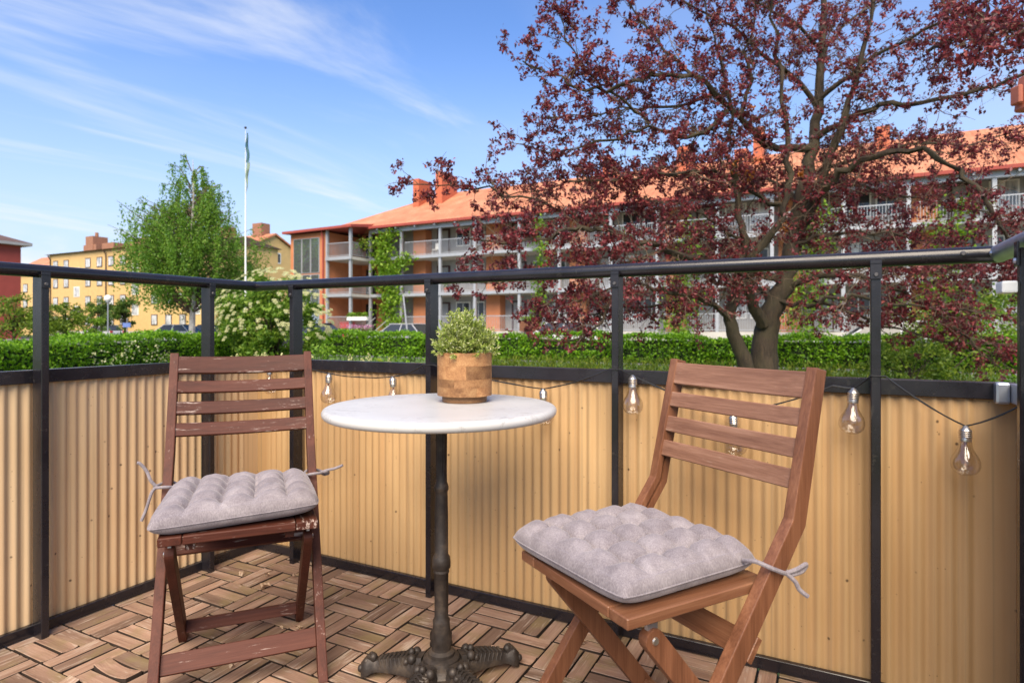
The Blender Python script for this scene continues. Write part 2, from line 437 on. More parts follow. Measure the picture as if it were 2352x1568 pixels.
col = k.ramp(k.math('ADD', k.math('MULTIPLY', f, 0.6), k.math('MULTIPLY', f2, 0.4)), [(0.33, (0.34, 0.115, 0.058)), (0.52, (0.47, 0.18, 0.095)), (0.68, (0.56, 0.28, 0.175))])
k.set(Base_Color=col, Roughness=0.75); k.bump(k.math('ADD', wv.outputs['Fac'], k.math('MULTIPLY', wy.outputs['Fac'], 0.5)), 0.8, 0.05); M['tiles'] = k.m
k = NM('brown_bark'); c = k.coord('Object', (7, 7, 1.6)); f = k.noise(c, 3, 6, 0.7, 0.6); f2 = k.noise(k.coord('Object'), 3, 3)
k.set(Base_Color=k.mix(k.rangen(f2, 0.42, 0.65, 0, 0.6), k.ramp(f, [(0.35, (0.016, 0.010, 0.006)), (0.6, (0.048, 0.031, 0.018)), (0.75, (0.095, 0.065, 0.040))]), (0.045, 0.038, 0.016)), Roughness=0.85); k.bump(f, 0.8, 0.02); M['bark'] = k.m
M['twig'] = plain('grey_brown_twig', (0.115, 0.078, 0.050), 0.8, 0, 0.4, 4)
M['birch_bark'] = plain('birch_bark', (0.42, 0.40, 0.37), 0.8, 0, 0.35, 4)
M['red_leaf'] = foliage('dark_red_leaves', [(0.0, (0.070, 0.022, 0.027)), (0.4, (0.150, 0.024, 0.034)), (0.75, (0.26, 0.033, 0.045)), (1.0, (0.40, 0.095, 0.090))], 0.5, 0.38, 0.5)
M['orange_leaf'] = foliage('withered_orange_leaves', [(0, (0.28, 0.08, 0.015)), (1, (0.45, 0.16, 0.03))], 0.35)
M['hedge'] = foliage('hedge_leaves', [(0, (0.062, 0.17, 0.010)), (0.5, (0.125, 0.31, 0.014)), (1, (0.25, 0.47, 0.022))], 0.45)
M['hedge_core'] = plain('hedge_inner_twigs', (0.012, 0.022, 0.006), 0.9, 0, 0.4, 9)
M['birch'] = foliage('birch_leaves', [(0, (0.070, 0.18, 0.020)), (0.5, (0.130, 0.29, 0.030)), (1, (0.24, 0.40, 0.05))], 0.5)
M['bush'] = foliage('bush_leaves', [(0, (0.060, 0.12, 0.014)), (0.5, (0.130, 0.225, 0.020)), (1, (0.26, 0.34, 0.035))], 0.45)
M['darkgreen'] = foliage('dark_green_leaves', [(0, (0.035, 0.085, 0.014)), (0.6, (0.085, 0.17, 0.020)), (1, (0.15, 0.25, 0.03))], 0.4)
M['lime'] = foliage('lime_green_leaves', [(0, (0.085, 0.19, 0.015)), (0.6, (0.16, 0.32, 0.022)), (1, (0.27, 0.42, 0.04))], 0.45)
M['elder'] = foliage('elder_leaves', [(0, (0.070, 0.16, 0.018)), (0.6, (0.155, 0.30, 0.030)), (1, (0.31, 0.44, 0.06))], 0.45)
M['cream'] = foliage('cream_blossom', [(0, (0.48, 0.50, 0.24)), (1, (0.72, 0.71, 0.48))], 0.3, 0.8, 0.1)
M['plume'] = foliage('cream_plume', [(0, (0.50, 0.50, 0.20)), (1, (0.68, 0.66, 0.36))], 0.3, 0.8, 0.1)
M['petal'] = foliage('dry_petal', [(0, (0.45, 0.30, 0.19)), (1, (0.62, 0.48, 0.36))], 0.2, 0.8, 0.1)
M['boxwood'] = foliage('artificial_boxwood_leaves', [(0, (0.14, 0.21, 0.028)), (0.5, (0.30, 0.38, 0.07)), (0.85, (0.50, 0.54, 0.20)), (1, (0.66, 0.66, 0.46))], 0.25, 0.45)
M['stem'] = plain('green_stem', (0.09, 0.12, 0.03), 0.6)
M['pink'] = foliage('pink_blossom', [(0, (0.42, 0.18, 0.32)), (1, (0.60, 0.34, 0.48))], 0.3, 0.8, 0.1)
M['grass'] = foliage('grass_blades', [(0, (0.07, 0.14, 0.015)), (0.6, (0.16, 0.25, 0.025)), (1, (0.30, 0.33, 0.04))], 0.4)
M['soil'] = plain('dark_soil', (0.03, 0.02, 0.014), 0.9)
k = NM('lawn_ground'); c = k.coord('Object'); f = k.noise(c, 0.6, 6, 0.65); f2 = k.noise(c, 30, 3)
k.set(Base_Color=k.ramp(k.math('ADD', k.math('MULTIPLY', f, 0.5), k.math('MULTIPLY', f2, 0.5)), [(0.35, (0.035, 0.075, 0.015)), (0.65, (0.10, 0.16, 0.03))]), Roughness=0.9); k.bump(f2, 0.6, 0.03); M['lawn'] = k.m
M['asphalt'] = plain('pale_asphalt', (0.13, 0.125, 0.12), 0.9, 0, 0.15, 2, 0.2)
M['rust'] = plain('rust_red_paint', (0.36, 0.10, 0.055), 0.55, 0, 0.2, 20)
M['dark_metal'] = plain('dark_metal', (0.03, 0.03, 0.032), 0.4, 0.5)
M['tyre'] = plain('tyre_rubber', (0.015, 0.015, 0.015), 0.8)
M['blue_sign'] = plain('blue_sign_paint', (0.10, 0.17, 0.42), 0.5)
k = NM('lamp_globe_plastic'); k.set(Base_Color=(0.8, 0.8, 0.8), Roughness=0.25); M['globe'] = k.m
M['tail'] = plain('red_lamp_lens', (0.45, 0.02, 0.02), 0.2)
M['pennant_blue'] = plain('blue_green_pennant', (0.03, 0.10, 0.13), 0.8)
M['pennant_yellow'] = plain('pale_green_pennant', (0.17, 0.24, 0.19), 0.8)
#STRUCTURE
#OBJECTS
# ------------------------------------------------------------------ ground
def ground_z(x, y):
    s = max(x * NV.x + y * NV.y - 15.2, -8.3 - x)
    t = min(1, max(0, s / 2.5)); t = t * t * (3 - 2 * t)
    return -0.28 - 0.05 * t
gx = np.unique(np.concatenate([np.linspace(-2500, -60, 12), np.linspace(-60, 60, 121), np.linspace(60, 2500, 12)]))
gy = np.unique(np.concatenate([np.linspace(-2500, -20, 10), np.linspace(-20, 80, 101), np.linspace(80, 2500, 12)]))
gv = [(x, y, ground_z(x, y)) for y in gy for x in gx]
nx = len(gx)
gf = [(j*nx+i, j*nx+i+1, (j+1)*nx+i+1, (j+1)*nx+i) for j in range(len(gy)-1) for i in range(nx-1)]
g = link('ground', np_mesh('ground', gv, gf), M['lawn'], None, True); g['kind'] = 'structure'
lot = MB(); lot.add([W(-60, 20, -0.322), W(25, 20, -0.322), W(25, 33.2, -0.322), W(-60, 33.2, -0.322)], [(0, 1, 2, 3)])
lot.add([W(-125, 22, -0.322), W(-60, 20, -0.322), W(-60, 33.2, -0.322), W(-125, 48, -0.322)], [(0, 1, 2, 3)])
tag(lot.build('parking_road', M['asphalt']), kind='structure')

# ------------------------------------------------------------------ patio floor: click-together tiles of short slats
CELL = 0.1515
U0, V0 = -2.235, 1.810            # a corner of the tile grid
deck = MB().box(-2.14, 0.39, -0.85, 1.80, -0.058, -0.030).build('deck_floor', M['concrete'])
deck.rotation_euler = (0, 0, TH); deck['kind'] = 'structure'
def slat_mesh(bend=0.0, cup=0.0, L=0.1455, wd=0.0443, th=0.016):
    nx_, ny_ = (9, 5) if (bend or cup) else (2, 2)
    mb = MB(); xs = np.linspace(-L/2, L/2, nx_); ys = np.linspace(-wd/2, wd/2, ny_)
    def dz(x, y): return bend * (2*x/L)**2 + cup * (2*y/wd)**2
    top = [(x, y, dz(x, y)) for y in ys for x in xs]; bot = [(x, y, dz(x, y) - th) for y in ys for x in xs]
    n = len(top); fs = []
    for j in range(ny_-1):
        for i in range(nx_-1):
            a = j*nx_+i; q = (a, a+1, a+nx_+1, a+nx_); fs.append(q); fs.append(tuple(n+t for t in q[::-1]))
    ring = [i for i in range(nx_)] + [j*nx_+nx_-1 for j in range(1, ny_)] + [(ny_-1)*nx_+i for i in range(nx_-2, -1, -1)] + [j*nx_ for j in range(ny_-2, 0, -1)]
    for a, b in zip(ring, ring[1:] + ring[:1]): fs.append((a, n+a, n+b, b))
    mb.add(top + bot, fs)
    return mb.mesh('slat', 0.0016)
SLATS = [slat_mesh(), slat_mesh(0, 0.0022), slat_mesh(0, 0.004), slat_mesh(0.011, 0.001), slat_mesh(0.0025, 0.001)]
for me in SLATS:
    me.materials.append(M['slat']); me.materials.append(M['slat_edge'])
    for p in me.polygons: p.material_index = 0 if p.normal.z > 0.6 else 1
TILE = MB()
for i in range(7):
    t = -0.145 + i * 0.29 / 6
    TILE.box(t-0.006, t+0.006, -0.149, 0.149, -0.029, -0.0175)
for i in range(4):
    t = -0.13 + i * 0.26 / 3
    TILE.box(-0.1485, 0.1485, t-0.005, t+0.005, -0.0285, -0.018)
TILE = TILE.mesh('deck_tile'); TILE.materials.append(M['plastic'])
warp = {(3, 5, 1): 3, (3, 5, 2): 4, (2, 5, 1): 2, (3, 6, 0): 3, (2, 6, 1): 4, (1, 5, 1): 2, (2, 5, 0): 1}
far = MB()
for a in range(9):
    for b in range(9):
        tu, tv = U0 + (2*a + 1) * CELL, V0 - (2*b + 1) * CELL
        near = b < 5
        tile = None
        for ci in range(2):
            for cj in range(2):
                i, j = 2*a + ci, 2*b + cj
                cu, cv = U0 + (i + 0.5) * CELL, V0 - (j + 0.5) * CELL
                if cu < -2.135 or cu > 0.37 or cv < -0.85: continue
                along_n = (i + j) % 2 == 1
                if near and tile is None:
                    tile = bpy.data.objects.new('deck_tile', TILE); COL.objects.link(tile); tile.parent = deck
                    tile.location = (tu, tv, 0)
                for s in range(3):
                    o = (s - 1) * CELL / 3
                    x, y = (cu + o, cv) if along_n else (cu, cv + o)
                    dz = rng.normal(0, 0.0009)
                    if near:
                        key = (i, j, s)
                        me = SLATS[warp.get(key, 0 if rng.random() < 0.6 else 1)]
                        ob = bpy.data.objects.new('slat', me); COL.objects.link(ob); ob.parent = tile
                        ob.location = (x - tu, y - tv, dz)
                        ob.rotation_euler = (rng.normal(0, 0.012), rng.normal(0, 0.005), (math.pi/2 if along_n else 0) + (math.pi if rng.random() < .5 else 0) + rng.normal(0, 0.006))
                    else:
                        hx, hy = (0.0231, 0.0735) if along_n else (0.0735, 0.0231)
                        far.box(x-hx, x+hx, y-hy, y+hy, -0.016+dz, dz)
for j in range(10):          # sawn edge slats that fill the strip along the left railing
    cv = V0 - (j + 0.5) * CELL
    ob = bpy.data.objects.new('slat', SLATS[0]); COL.objects.link(ob); ob.parent = deck
    ob.location = (-2.1075, cv, rng.normal(0, 0.0008)); ob.rotation_euler = (0, 0, math.pi/2)
fo = far.build('slats', M['slat'], deck); fo['kind'] = 'stuff'

# ------------------------------------------------------------------ railing
rail = thing('balcony_railing', 'black steel railing with tan corrugated panels round the wooden deck', 'railing', W(-2.14, 1.80, 0), TH)
PITCH, AMP = 0.0318, 0.0035
def panel(a, b, run, flat_a=False, flat_b=False):
    """corrugated sheet between a and b along a run; run 'x' stands at y=0, run 'y' at x=0, run 'r' at x=2.506"""
    xs = np.linspace(a, b, max(8, int((b - a) / PITCH * 14)))
    prof = []
    for x in xs:
        d = AMP * math.sin(2*math.pi*x/PITCH)
        if flat_a and x - a < 0.075: d = AMP * 0.6 * max(0.0, ((x-a)/0.075)**8)
        if flat_b and b - x < 0.075: d = AMP * 0.6 * max(0.0, ((b-x)/0.075)**8)
        prof.append(d)
    zs = (0.030, 0.30, 0.56, 0.775)
    vs = []; fs = []
    n = len(xs); m = len(zs)
    for off in (0.0, 0.0025):
        for z in zs:
            for x, d in zip(xs, prof):
                p = d + off
                vs.append({'x': (x, p, z), 'y': (-p, x, z), 'r': (XR + p, x, z)}[run])
    for s in range(2):
        for j in range(m-1):
            for i in range(n-1):
                q = (s*n*m + j*n+i, s*n*m + j*n+i+1, s*n*m + (j+1)*n+i+1, s*n*m + (j+1)*n+i)
                fs.append(q if s == 0 else q[::-1])
    for i in range(n-1):
        fs.append((i, n*m+i, n*m+i+1, i+1)); q = n*(m-1); fs.append((q+i, q+i+1, n*m+q+i+1, n*m+q+i))
    return MB().add(vs, fs).build('panel', M['sheet_pale' if run == 'y' else 'sheet'], rail, True)
XR = 2.534
pr = [0.267, 0.919, 1.587, 2.249]
ex = [0.0003] + pr + [XR - 0.0003]
for i in range(len(ex) - 1):
    panel(ex[i] + (0.0015 if i else 0), ex[i+1] - (0.0015 if i < len(ex) - 2 else -0.002), 'x', i == 0, i == len(ex) - 2)
pl = [-0.263, -0.82, -1.38]
ey = [0.003] + pl + [-1.95]
for i in range(len(ey) - 1):
    panel(ey[i+1] + 0.0015, ey[i] - (0.0015 if i else 0), 'y', False, i == 0)
panel(-0.31, 0.003, "r", False, True); panel(-1.1, -0.313, 'r')
def post(x, y, run, m='black', top=1.082):
    p = MB()
    hx, hy = (0.0105, 0.0255) if run == 'x' else (0.0255, 0.0105)
    p.box(x-hx, x+hx, y-hy, y+hy, -0.028, top)
    po = p.build('post', M[m], rail, bevel=0.0018)
    # folded flange that grips the handrail, on the side facing the deck
    fl = MB()
    if run == 'x': fl.box(x-0.0125, x+0.0125, y-0.030, y-0.0262, top-0.035, top+0.012).box(x-0.0125, x+0.0125, y-0.030, y+0.026, top+0.0005, top+0.005)
    elif run == 'y': fl.box(x+0.0262, x+0.030, y-0.0125, y+0.0125, top-0.035, top+0.012).box(x-0.026, x+0.030, y-0.0125, y+0.0125, top+0.0005, top+0.005)
    else: fl.box(x-0.030, x-0.0262, y-0.0125, y+0.0125, top-0.035, top+0.012)
    fl.build('flange', M[m], po, bevel=0.001)
    sc = MB()
    sx, sy = {'x': (x, y-0.0302), 'y': (x+0.0302, y), 'r': (x-0.0302, y)}[run]
    a = {'x': (0, -1), 'y': (1, 0), 'r': (-1, 0)}[run]
    sc.tube([(sx, sy, top-0.024), (sx+a[0]*0.0035, sy+a[1]*0.0035, top-0.024)], [0.0055, 0.004], 10)
    sc.build('screw', M['galv' if run == 'r' else 'screw'], po)
    return po
for x in pr: post(x, -0.040, 'x')
for y in pl: post(0.040, y, 'y')
end_post = post(XR - 0.040, -0.315, 'r')
MB().box(XR-0.096, XR-0.071, -0.34, -0.29, 0.995, 1.018).build('clip', M['white'], end_post, bevel=0.004, seg=2)
# handrail tubes
hz_ = 1.098
MB().tube([(0.035, -0.040, hz_), (XR-0.03, -0.040, hz_)], 0.0195, 20).build('handrail', M['black'], rail, True)
MB().tube([(0.040, -0.030, hz_), (0.040, -1.95, hz_)], 0.0195, 20).build('handrail', M['black'], rail, True)
MB().tube([(XR-0.040, -0.030, hz_+0.001), (XR-0.040, -0.05, hz_+0.001), (XR-0.040, -1.3, hz_+0.001)], 0.0205, 20).build('handrail', M['galv'], rail, True)
for x in (XR-0.11,):
    MB().tube([(x, -0.0590, hz_+0.003), (x, -0.0625, hz_+0.003)], [0.006, 0.004], 10).build('screw', M['screw'], rail)
MB().tube([(XR-0.0608, -0.075, hz_), (XR-0.064, -0.075, hz_)], [0.006, 0.004], 10).build('screw', M['galv'], rail)
# top channel over the sheets, and bottom channel on the deck
for i in range(len(ex) - 1):
    MB().box(ex[i] + (0.0006 if i else -0.02), ex[i+1] - 0.0006, -0.0145, 0.018, 0.760, 0.800).build('cap_rail', M['black'], rail, bevel=0.0018)
for i in range(len(ey) - 1):
    MB().box(-0.018, 0.0145, ey[i+1] + 0.0006, ey[i] - (0.0006 if i else 0.011), 0.7602, 0.8002).build('cap_rail', M['black'], rail, bevel=0.0018)
MB().box(XR-0.018, XR+0.0145, -1.3, -0.016, 0.7556, 0.7996).build('cap_rail', M['galv'], rail, bevel=0.002)
MB().box(XR-0.046, XR-0.0185, -0.040, -0.015, 0.752, 0.803).build('cap_bracket', M['galv'], rail, bevel=0.006, seg=2)
MB().box(-0.012, XR-0.012, -0.022, -0.005, 0.0035, 0.036).build('bottom_rail', M['black'], rail, bevel=0.0015)
MB().box(0.005, 0.022, -1.95, -0.0225, 0.0030, 0.0355).build('bottom_rail', M['black'], rail, bevel=0.0015)
MB().box(XR-0.022, XR-0.005, -1.3, -0.0225, 0.0030, 0.0355).build('bottom_rail', M['black'], rail, bevel=0.0015)

# ------------------------------------------------------------------ three-storey house with balconies across the road
GF, S1, S2, EV = 0.66, 3.36, 6.06, 8.35          # floor levels and eave
ap = thing('apartment_house', 'orange and grey three storey house with red tiled roof and balconies', 'house', W(-36.9, 33.8, -0.32), TH)
OU, OV, OZ = -36.9, 33.8, -0.32
def ab(mb, u0, u1, v0, v1, z0, z1): return mb.box(u0-OU, u1-OU, v0-OV, v1-OV, z0-OZ, z1-OZ)
UR = 14.0                                         # right end of the house
V1, V2 = 35.8, 37.8                               # balcony line and wall line
m = MB(); ab(m, -36.7, -33.0, 33.95, 44, -0.33, 8.0); m.build('stair_tower', M['orange'], ap)
m = MB(); ab(m, -33.0, -30.6, V2, 46, -0.33, EV-0.1); m.build('wall', M['orange'], ap)
m = MB(); ab(m, -30.6, UR, V2+0.004, 46, -0.33, EV-0.1); m.build('wall', M['grey_wall'], ap)
m = MB(); ab(m, -33.0, -30.5, 33.8, V2, -0.33, GF); ab(m, -30.5, UR, V1, V2, -0.334, GF); m.build('plinth', M['concrete'], ap)
# stair tower glazing
for zi, (z0, z1) in enumerate(((-0.1, 2.2), (2.3, 4.9), (5.0, 7.65))):
    for gi in range(3):
        u0 = -36.35 + gi * 0.9
        m = MB(); ab(m, u0, u0+0.86, 33.90, 33.948, z0, z1); f = m.build('window', M['grey_steel'], ap)
        m = MB(); ab(m, u0+0.05, u0+0.81, 33.885, 33.899, z0+0.05, z1-0.05); m.build('pane', M['pane_sky'], f)
m = MB(); m.tube([(-33.35-OU, -0.06, 8.6), (-33.3-OU, -0.05, 8.2), (-33.25-OU, 0.02, 7.8), (-33.25-OU, 0.02, 0.1)], 0.06, 8); m.build('downpipe', M['red_wall'], ap)
# balcony slabs, posts, rails
def slab(u0, u1, v0, z):
    m = MB(); ab(m, u0, u1, v0, V2-0.003, z-0.22, z); return m.build('balcony_slab', M['concrete'], ap)
def bal(u0, u1, v, z):
    m = MB()
    ab(m, u0, u1, v, v+0.04, z+1.0, z+1.05); ab(m, u0, u1, v, v+0.04, z+0.08, z+0.12)
    n = int((u1-u0)/0.13)
    for i in range(n+1):
        u = u0 + (u1-u0)*i/n; ab(m, u-0.010, u+0.010, v+0.012, v+0.030, z+0.12, z+1.0)
    return m.build('balustrade', M['grey_steel'], ap)
def bal_side(u, v0, v1, z):
    m = MB(); ab(m, u-0.04, u, v0, v1, z+1.0, z+1.05); ab(m, u-0.04, u, v0, v1, z+0.08, z+0.12)
    n = int((v1-v0)/0.13)
    for i in range(n+1):
        v = v0 + (v1-v0)*i/n; ab(m, u-0.03, u-0.012, v-0.01, v+0.01, z+0.12, z+1.0)
    return m.build('balustrade', M['grey_steel'], ap)
def apost(u, v, z0=GF, z1=EV-0.2, r=0.09):
    m = MB(); ab(m, u-r, u+r, v, v+2*r, z0, z1); m.build('post', M['grey_steel'], ap)
for z in (S1, S2):
    slab(-32.9, -30.5, 33.8, z); slab(-30.45, UR, V1, z)
    m = MB(); ab(m, -32.95, -30.45, 33.74, 33.795, z-0.22, z+0.02); ab(m, -30.44, UR, V1-0.06, V1-0.005, z-0.20, z+0.02); m.build('slab_edge', M['grey_steel'], ap)
for z in (GF, S1, S2):
    bal(-32.85, -30.6, 33.85, z); bal_side(-30.5, 33.9, 35.7, z)
apost(-32.93, 33.86); apost(-30.66, 33.84); apost(-30.5, V1+0.02)
BAYS = [-27.35, -21.1, -14.85, -8.6, -2.35, 3.9, 10.15]
for bi, u in enumerate(BAYS):
    m = MB(); ab(m, u, u+1.1, V1+1.2, V2-0.006, -0.33, EV-0.25); m.build('pier', M['orange'], ap)
    apost(u-0.25, V1+0.02)
    if bi: apost(u-3.1, V1+0.02)
    for z in (GF, S1, S2):
        u1 = BAYS[bi+1] if bi+1 < len(BAYS) else UR
        bal(u+0.1, u1-0.3, V1+0.05, z)
        m = MB(); ab(m, u+1.65, u+2.75, V2-0.09, V2-0.002, z+0.01, z+2.1); d = m.build('door', M['door'], ap)
        m = MB(); ab(m, u+1.80, u+2.62, V2-0.11, V2-0.091, z+0.02, z+1.98); m.build('door_leaf', M['door_g'], d)
        for w0, w1 in ((3.3, 4.5), (4.7, 5.7)):
            m = MB(); ab(m, u+w0, u+w1, V2-0.07, V2-0.002, z+0.75, z+2.1); f = m.build('window', M['white'], ap)
            m = MB(); ab(m, u+w0+0.08, u+(w0+w1)/2-0.03, V2-0.085, V2-0.071, z+0.83, z+2.02); ab(m, u+(w0+w1)/2+0.03, u+w1-0.08, V2-0.085, V2-0.071, z+0.83, z+2.02); m.build('pane', M['pane_w' if (bi+int(z)) % 2 else 'pane'], f)
for z in (GF, S1, S2):
    for u, mm in ((-32.5, 'door_g'), (-30.0, 'door')):
        m = MB(); ab(m, u, u+1.0, V2-0.09, V2-0.002, z+0.01, z+2.1); d = m.build('door', M['dark_metal'] if mm == 'door_g' else M['door'], ap)
        m = MB(); ab(m, u+0.12, u+0.88, V2-0.11, V2-0.091, z+0.3, z+1.95); m.build('door_leaf', M['pane'] if mm == 'door_g' else M['door_g'], d)
# stairs with handrails up to the ground floor
st = MB()
for i in range(6): ab(st, -29.9+0.0, -28.6, V1-0.06-0.28*(6-i), V1-0.06-0.28*(5-i), -0.33, -0.33+0.16*(i+1))
st.build('steps', M['concrete'], ap)
for u in (-29.95, -28.55):
    m = MB(); m.tube([(u-OU, V1-1.75-OV, 0.95), (u-OU, V1-OV, 1.95)], 0.03, 6); m.build('stair_rail', M['grey_steel'], ap)
# roof: hipped left end
e0, e1, r0, rz_ = -33.2, UR+1, -27.9, 11.9
vE, vR, vB = 35.45, 42.0, 48.6
m = MB(); P = lambda u, v, z: (u-OU, v-OV, z-OZ)
m.add([P(e0-2.2, vE, EV), P(e1, vE, EV), P(e1, vR, rz_), P(r0, vR, rz_), P(e0-2.2, vB, EV), P(e1, vB, EV)],
      [(0, 1, 2, 3), (0, 3, 4), (4, 3, 2, 5), (1, 5, 2), (0, 4, 5, 1)])
rf = m.build('roof', M['tiles'], ap)
m = MB(); ab(m, e0-2.2, e1, vE-0.12, vE-0.01, EV-0.12, EV+0.05); m.build('gutter', M['red_wall'], rf)
m = MB(); ab(m, -30.4, UR, V1-0.05, V1+0.25, EV-0.42, EV-0.12); m.build('eave_beam', M['grey_steel'], ap)
m = MB(); m.add([P(-37.1, 33.45, 8.22), P(-30.2, 33.45, 8.30), P(-30.2, 36.6, 8.75), P(-37.1, 44, 9.2), P(-37.1, 33.45, 8.04), P(-30.2, 33.45, 8.12), P(-30.2, 36.6, 8.5), P(-37.1, 44, 8.6)],
              [(0, 1, 2, 3), (7, 6, 5, 4), (0, 4, 5, 1), (1, 5, 6, 2), (2, 6, 7, 3), (3, 7, 4, 0)]); m.build('tower_roof', M['red_wall'], ap)
for i in range(26):
    u = -29.5 + i * 1.7
    if u < UR: m = MB(); ab(m, u-0.05, u+0.05, vE-0.02, V1+0.3, EV-0.26, EV-0.125); m.build('rafter', M['grey_steel'], ap)
def rz_at(v): return EV + (v - vE) / (vR - vE) * (rz_ - EV)
for u, v0, v1, w_, h in ((-29.0, 39.2, 40.9, 0.55, 1.9), (-27.0, 39.4, 41.6, 0.6, 1.9), (-13.7, 40.2, 41.6, 0.6, 1.5), (-8.6, 40.0, 41.6, 0.9, 1.5), (-5.1, 40.3, 41.7, 0.8, 0.9), (-4.0, 40.3, 41.9, 0.6, 2.0), (2.5, 40.2, 41.6, 0.7, 1.2)):
    m = MB(); ab(m, u, u+w_, v0, v1, rz_at(v0)-0.3, rz_at(v1)+h-0.6); m.build('chimney', M['brick_or'], rf)
# things on the balconies
pb = thing('planter_box', 'white flower box with green plants on the ground floor balcony', 'planter', W(-30.6, 33.75, GF+0.75), TH)
MB().box(-0.1, 1.7, -0.18, 0.05, 0, 0.25).build('box', M['white'], pb)
leaves('plants', rng.uniform([-0.1, -0.2, 0.25], [1.7, 0.1, 0.55], (160, 3)), 0.18, M['lime'], pb)
hp = thing('hanging_plant', 'bushy green plant hanging on the upper corner balcony rail', 'plant', W(-30.4, 34.9, S2+0.9), TH)
MB().lathe([(0.12, -0.25), (0.2, 0.0), (0.18, 0.0), (0.1, -0.2)], 10).build('pot', M['dark_metal'], hp)
leaves('foliage', rng.normal(0, 0.28, (220, 3)) * [1.2, 1, 0.8], 0.2, M['bush'], hp)
bx = thing('red_box', 'red storage box behind the ground floor balustrade', 'box', W(-32.3, 34.6, GF), TH)
MB().box(0, 1.0, 0, 0.5, 0, 0.6).build('body', M['tail'], bx); MB().box(-0.03, 1.03, -0.03, 0.53, 0.603, 0.66).build('lid', M['tail'], bx)

# ------------------------------------------------------------------ yellow blocks far left
def block(name, label, u0, u1, v0, v1, zb, zt, mat, cols, rows, ww, wh, stair=(), rowz=None, wmat='pane_w'):
    t = thing(name, label, 'house', W(u0, v0, zb), TH)
    MB().box(0, u1-u0, 0, v1-v0, 0, zt-zb).build('wall', M[mat], t)
    win = None
    def put(u, z, w, h, fm):
        f = MB().box(u-w/2, u+w/2, -0.05, -0.003, z-h/2, z+h/2).build('window', M[fm], t)
        MB().box(u-w/2+0.13, u+w/2-0.13, -0.07, -0.052, z-h/2+0.13, z+h/2-0.13).build('pane', M[wmat], f)
        return f
    for u in cols:
        for z in rows: put(u-u0, z-zb, ww, wh, 'pipe' if mat == 'yellow' else 'white')
    for u in stair:
        for z in rowz: put(u-u0, z-zb, 1.5, 1.5, 'white')
    return t
yel = block('apartment_block', 'long yellow brick block with brown eave and several chimneys', -105.4, -69, 50.3, 61.5, -0.34, 11.9, 'yellow',
            (-103.6, -100.7, -95.0, -92.1, -89.3, -86.5, -79.5, -76.5, -73.6), (1.9, 4.7, 7.5, 10.2), 1.35, 1.45, (-97.9, -83.7, -70.9), (3.3, 6.1, 8.9))
MB().prism([(-0.5, 12.24), (11.7, 12.24), (5.6, 13.3)], 'x', -0.4, 36.8).build('roof', M['brown_roof'], yel)
for u in (-105.2, -90.7):
    m = MB(); m.tube([(u+105.4+0.3, -0.45, 12.1), (u+105.4+0.3, -0.12, 11.5), (u+105.4+0.3, -0.12, 0.2)], 0.09, 6); m.build('downpipe', M['pipe'], yel)
MB().box(0.003, 36.3, -0.04, -0.003, 0.0, 0.7).build('base_course', M['concrete'], yel)
for u, w_, h in ((-103.0, 3.4, 1.7), (-103.9+1.6, 2.0, 3.0), (-98.0, 3.0, 1.7), (-92.0, 3.2, 1.6), (-89.4, 2.6, 1.9), (-80.0, 3.0, 1.8)):
    MB().box(u+105.4, u+105.4+w_, 3.4+0.05*w_, 5.6+0.05*w_, 12.0, 12.3+h).build('chimney', M['chimney'], yel)
MB().tube([(-103.9+1.6+1.0+105.4, 4.6, 15.3), (-103.9+2.6+105.4, 4.6, 16.0)], 0.25, 8).build('chimney_pot', M['chimney'], yel)
low_ = block('apartment_block', 'lower yellow wing with red tiled roof left of the long yellow block', -120, -105.8, 51.5, 61, -0.34, 9.6, 'yellow', (-118, -115, -112, -108.6), (1.9, 4.7, 7.2), 1.4, 1.4)
MB().prism([(-0.5, 9.94), (10, 9.94), (4.8, 13.2)], 'x', -0.4, 14.0).build('roof', M['tiles'], low_)
gab = thing('gabled_house', 'yellow brick gable end with small window and red roof beyond the birch', 'house', survey(589, 751, 100) * 1.0 + Vector((0, 0, -1.27)), TH)
GH, GW = 14.85, 7.4
MB().prism([(0, 0), (GW, 0), (GW, GH), (GW/2, GH+1.9), (0, GH)], 'x', -38, 0).build('wall', M['yellow'], gab)
m = MB(); m.prism([(-0.5, GH-0.1), (GW/2, GH+2.0), (GW+0.5, GH-0.1), (GW+0.5, GH+0.15), (GW/2, GH+2.3), (-0.5, GH+0.15)], 'x', -38.3, 0.4); m.build('roof', M['tiles'], gab)
for z in (13.0, 5.6):
    f = MB().box(0.003, 0.06, GW/2-0.1, GW/2+1.3, z-0.9, z+0.9).build('window', M['white'], gab)
    MB().box(0.062, 0.075, GW/2+0.05, GW/2+1.15, z-0.75, z+0.75).build('pane', M['pane'], f)
for x in (-3.0, -11.5): MB().box(x-1.1, x+1.1, 2.6, 4.4, GH+0.8, GH+4.1).build('chimney', M['chimney'], gab)
redh = thing('red_house', 'red rendered house with brown hipped roof at the left edge', 'house', survey(48, 751, 66) - NV * 12 + Vector((0, 0, -1.27)), TH)
MB().box(-22, 0, 0, 12, 0, 10.2).build('wall', M['red_wall'], redh)
m = MB(); m.add([(-23, -0.75, 10.35), (0.75, -0.75, 10.35), (0.75, 12.75, 10.35), (-23, 12.75, 10.35), (-16, 6, 13.0), (-6, 6, 13.0), (-23, -0.75, 10.05), (0.75, -0.75, 10.05), (0.75, 12.75, 10.05), (-23, 12.75, 10.05)],
      [(0, 1, 5, 4), (1, 2, 5), (2, 3, 4, 5), (3, 0, 4)]); m.build('roof', M['brown_roof'], redh)
MB().box(-23, 0.75, -0.75, 12.75, 10.05, 10.34).build('eave', M['grey_wall'], redh)
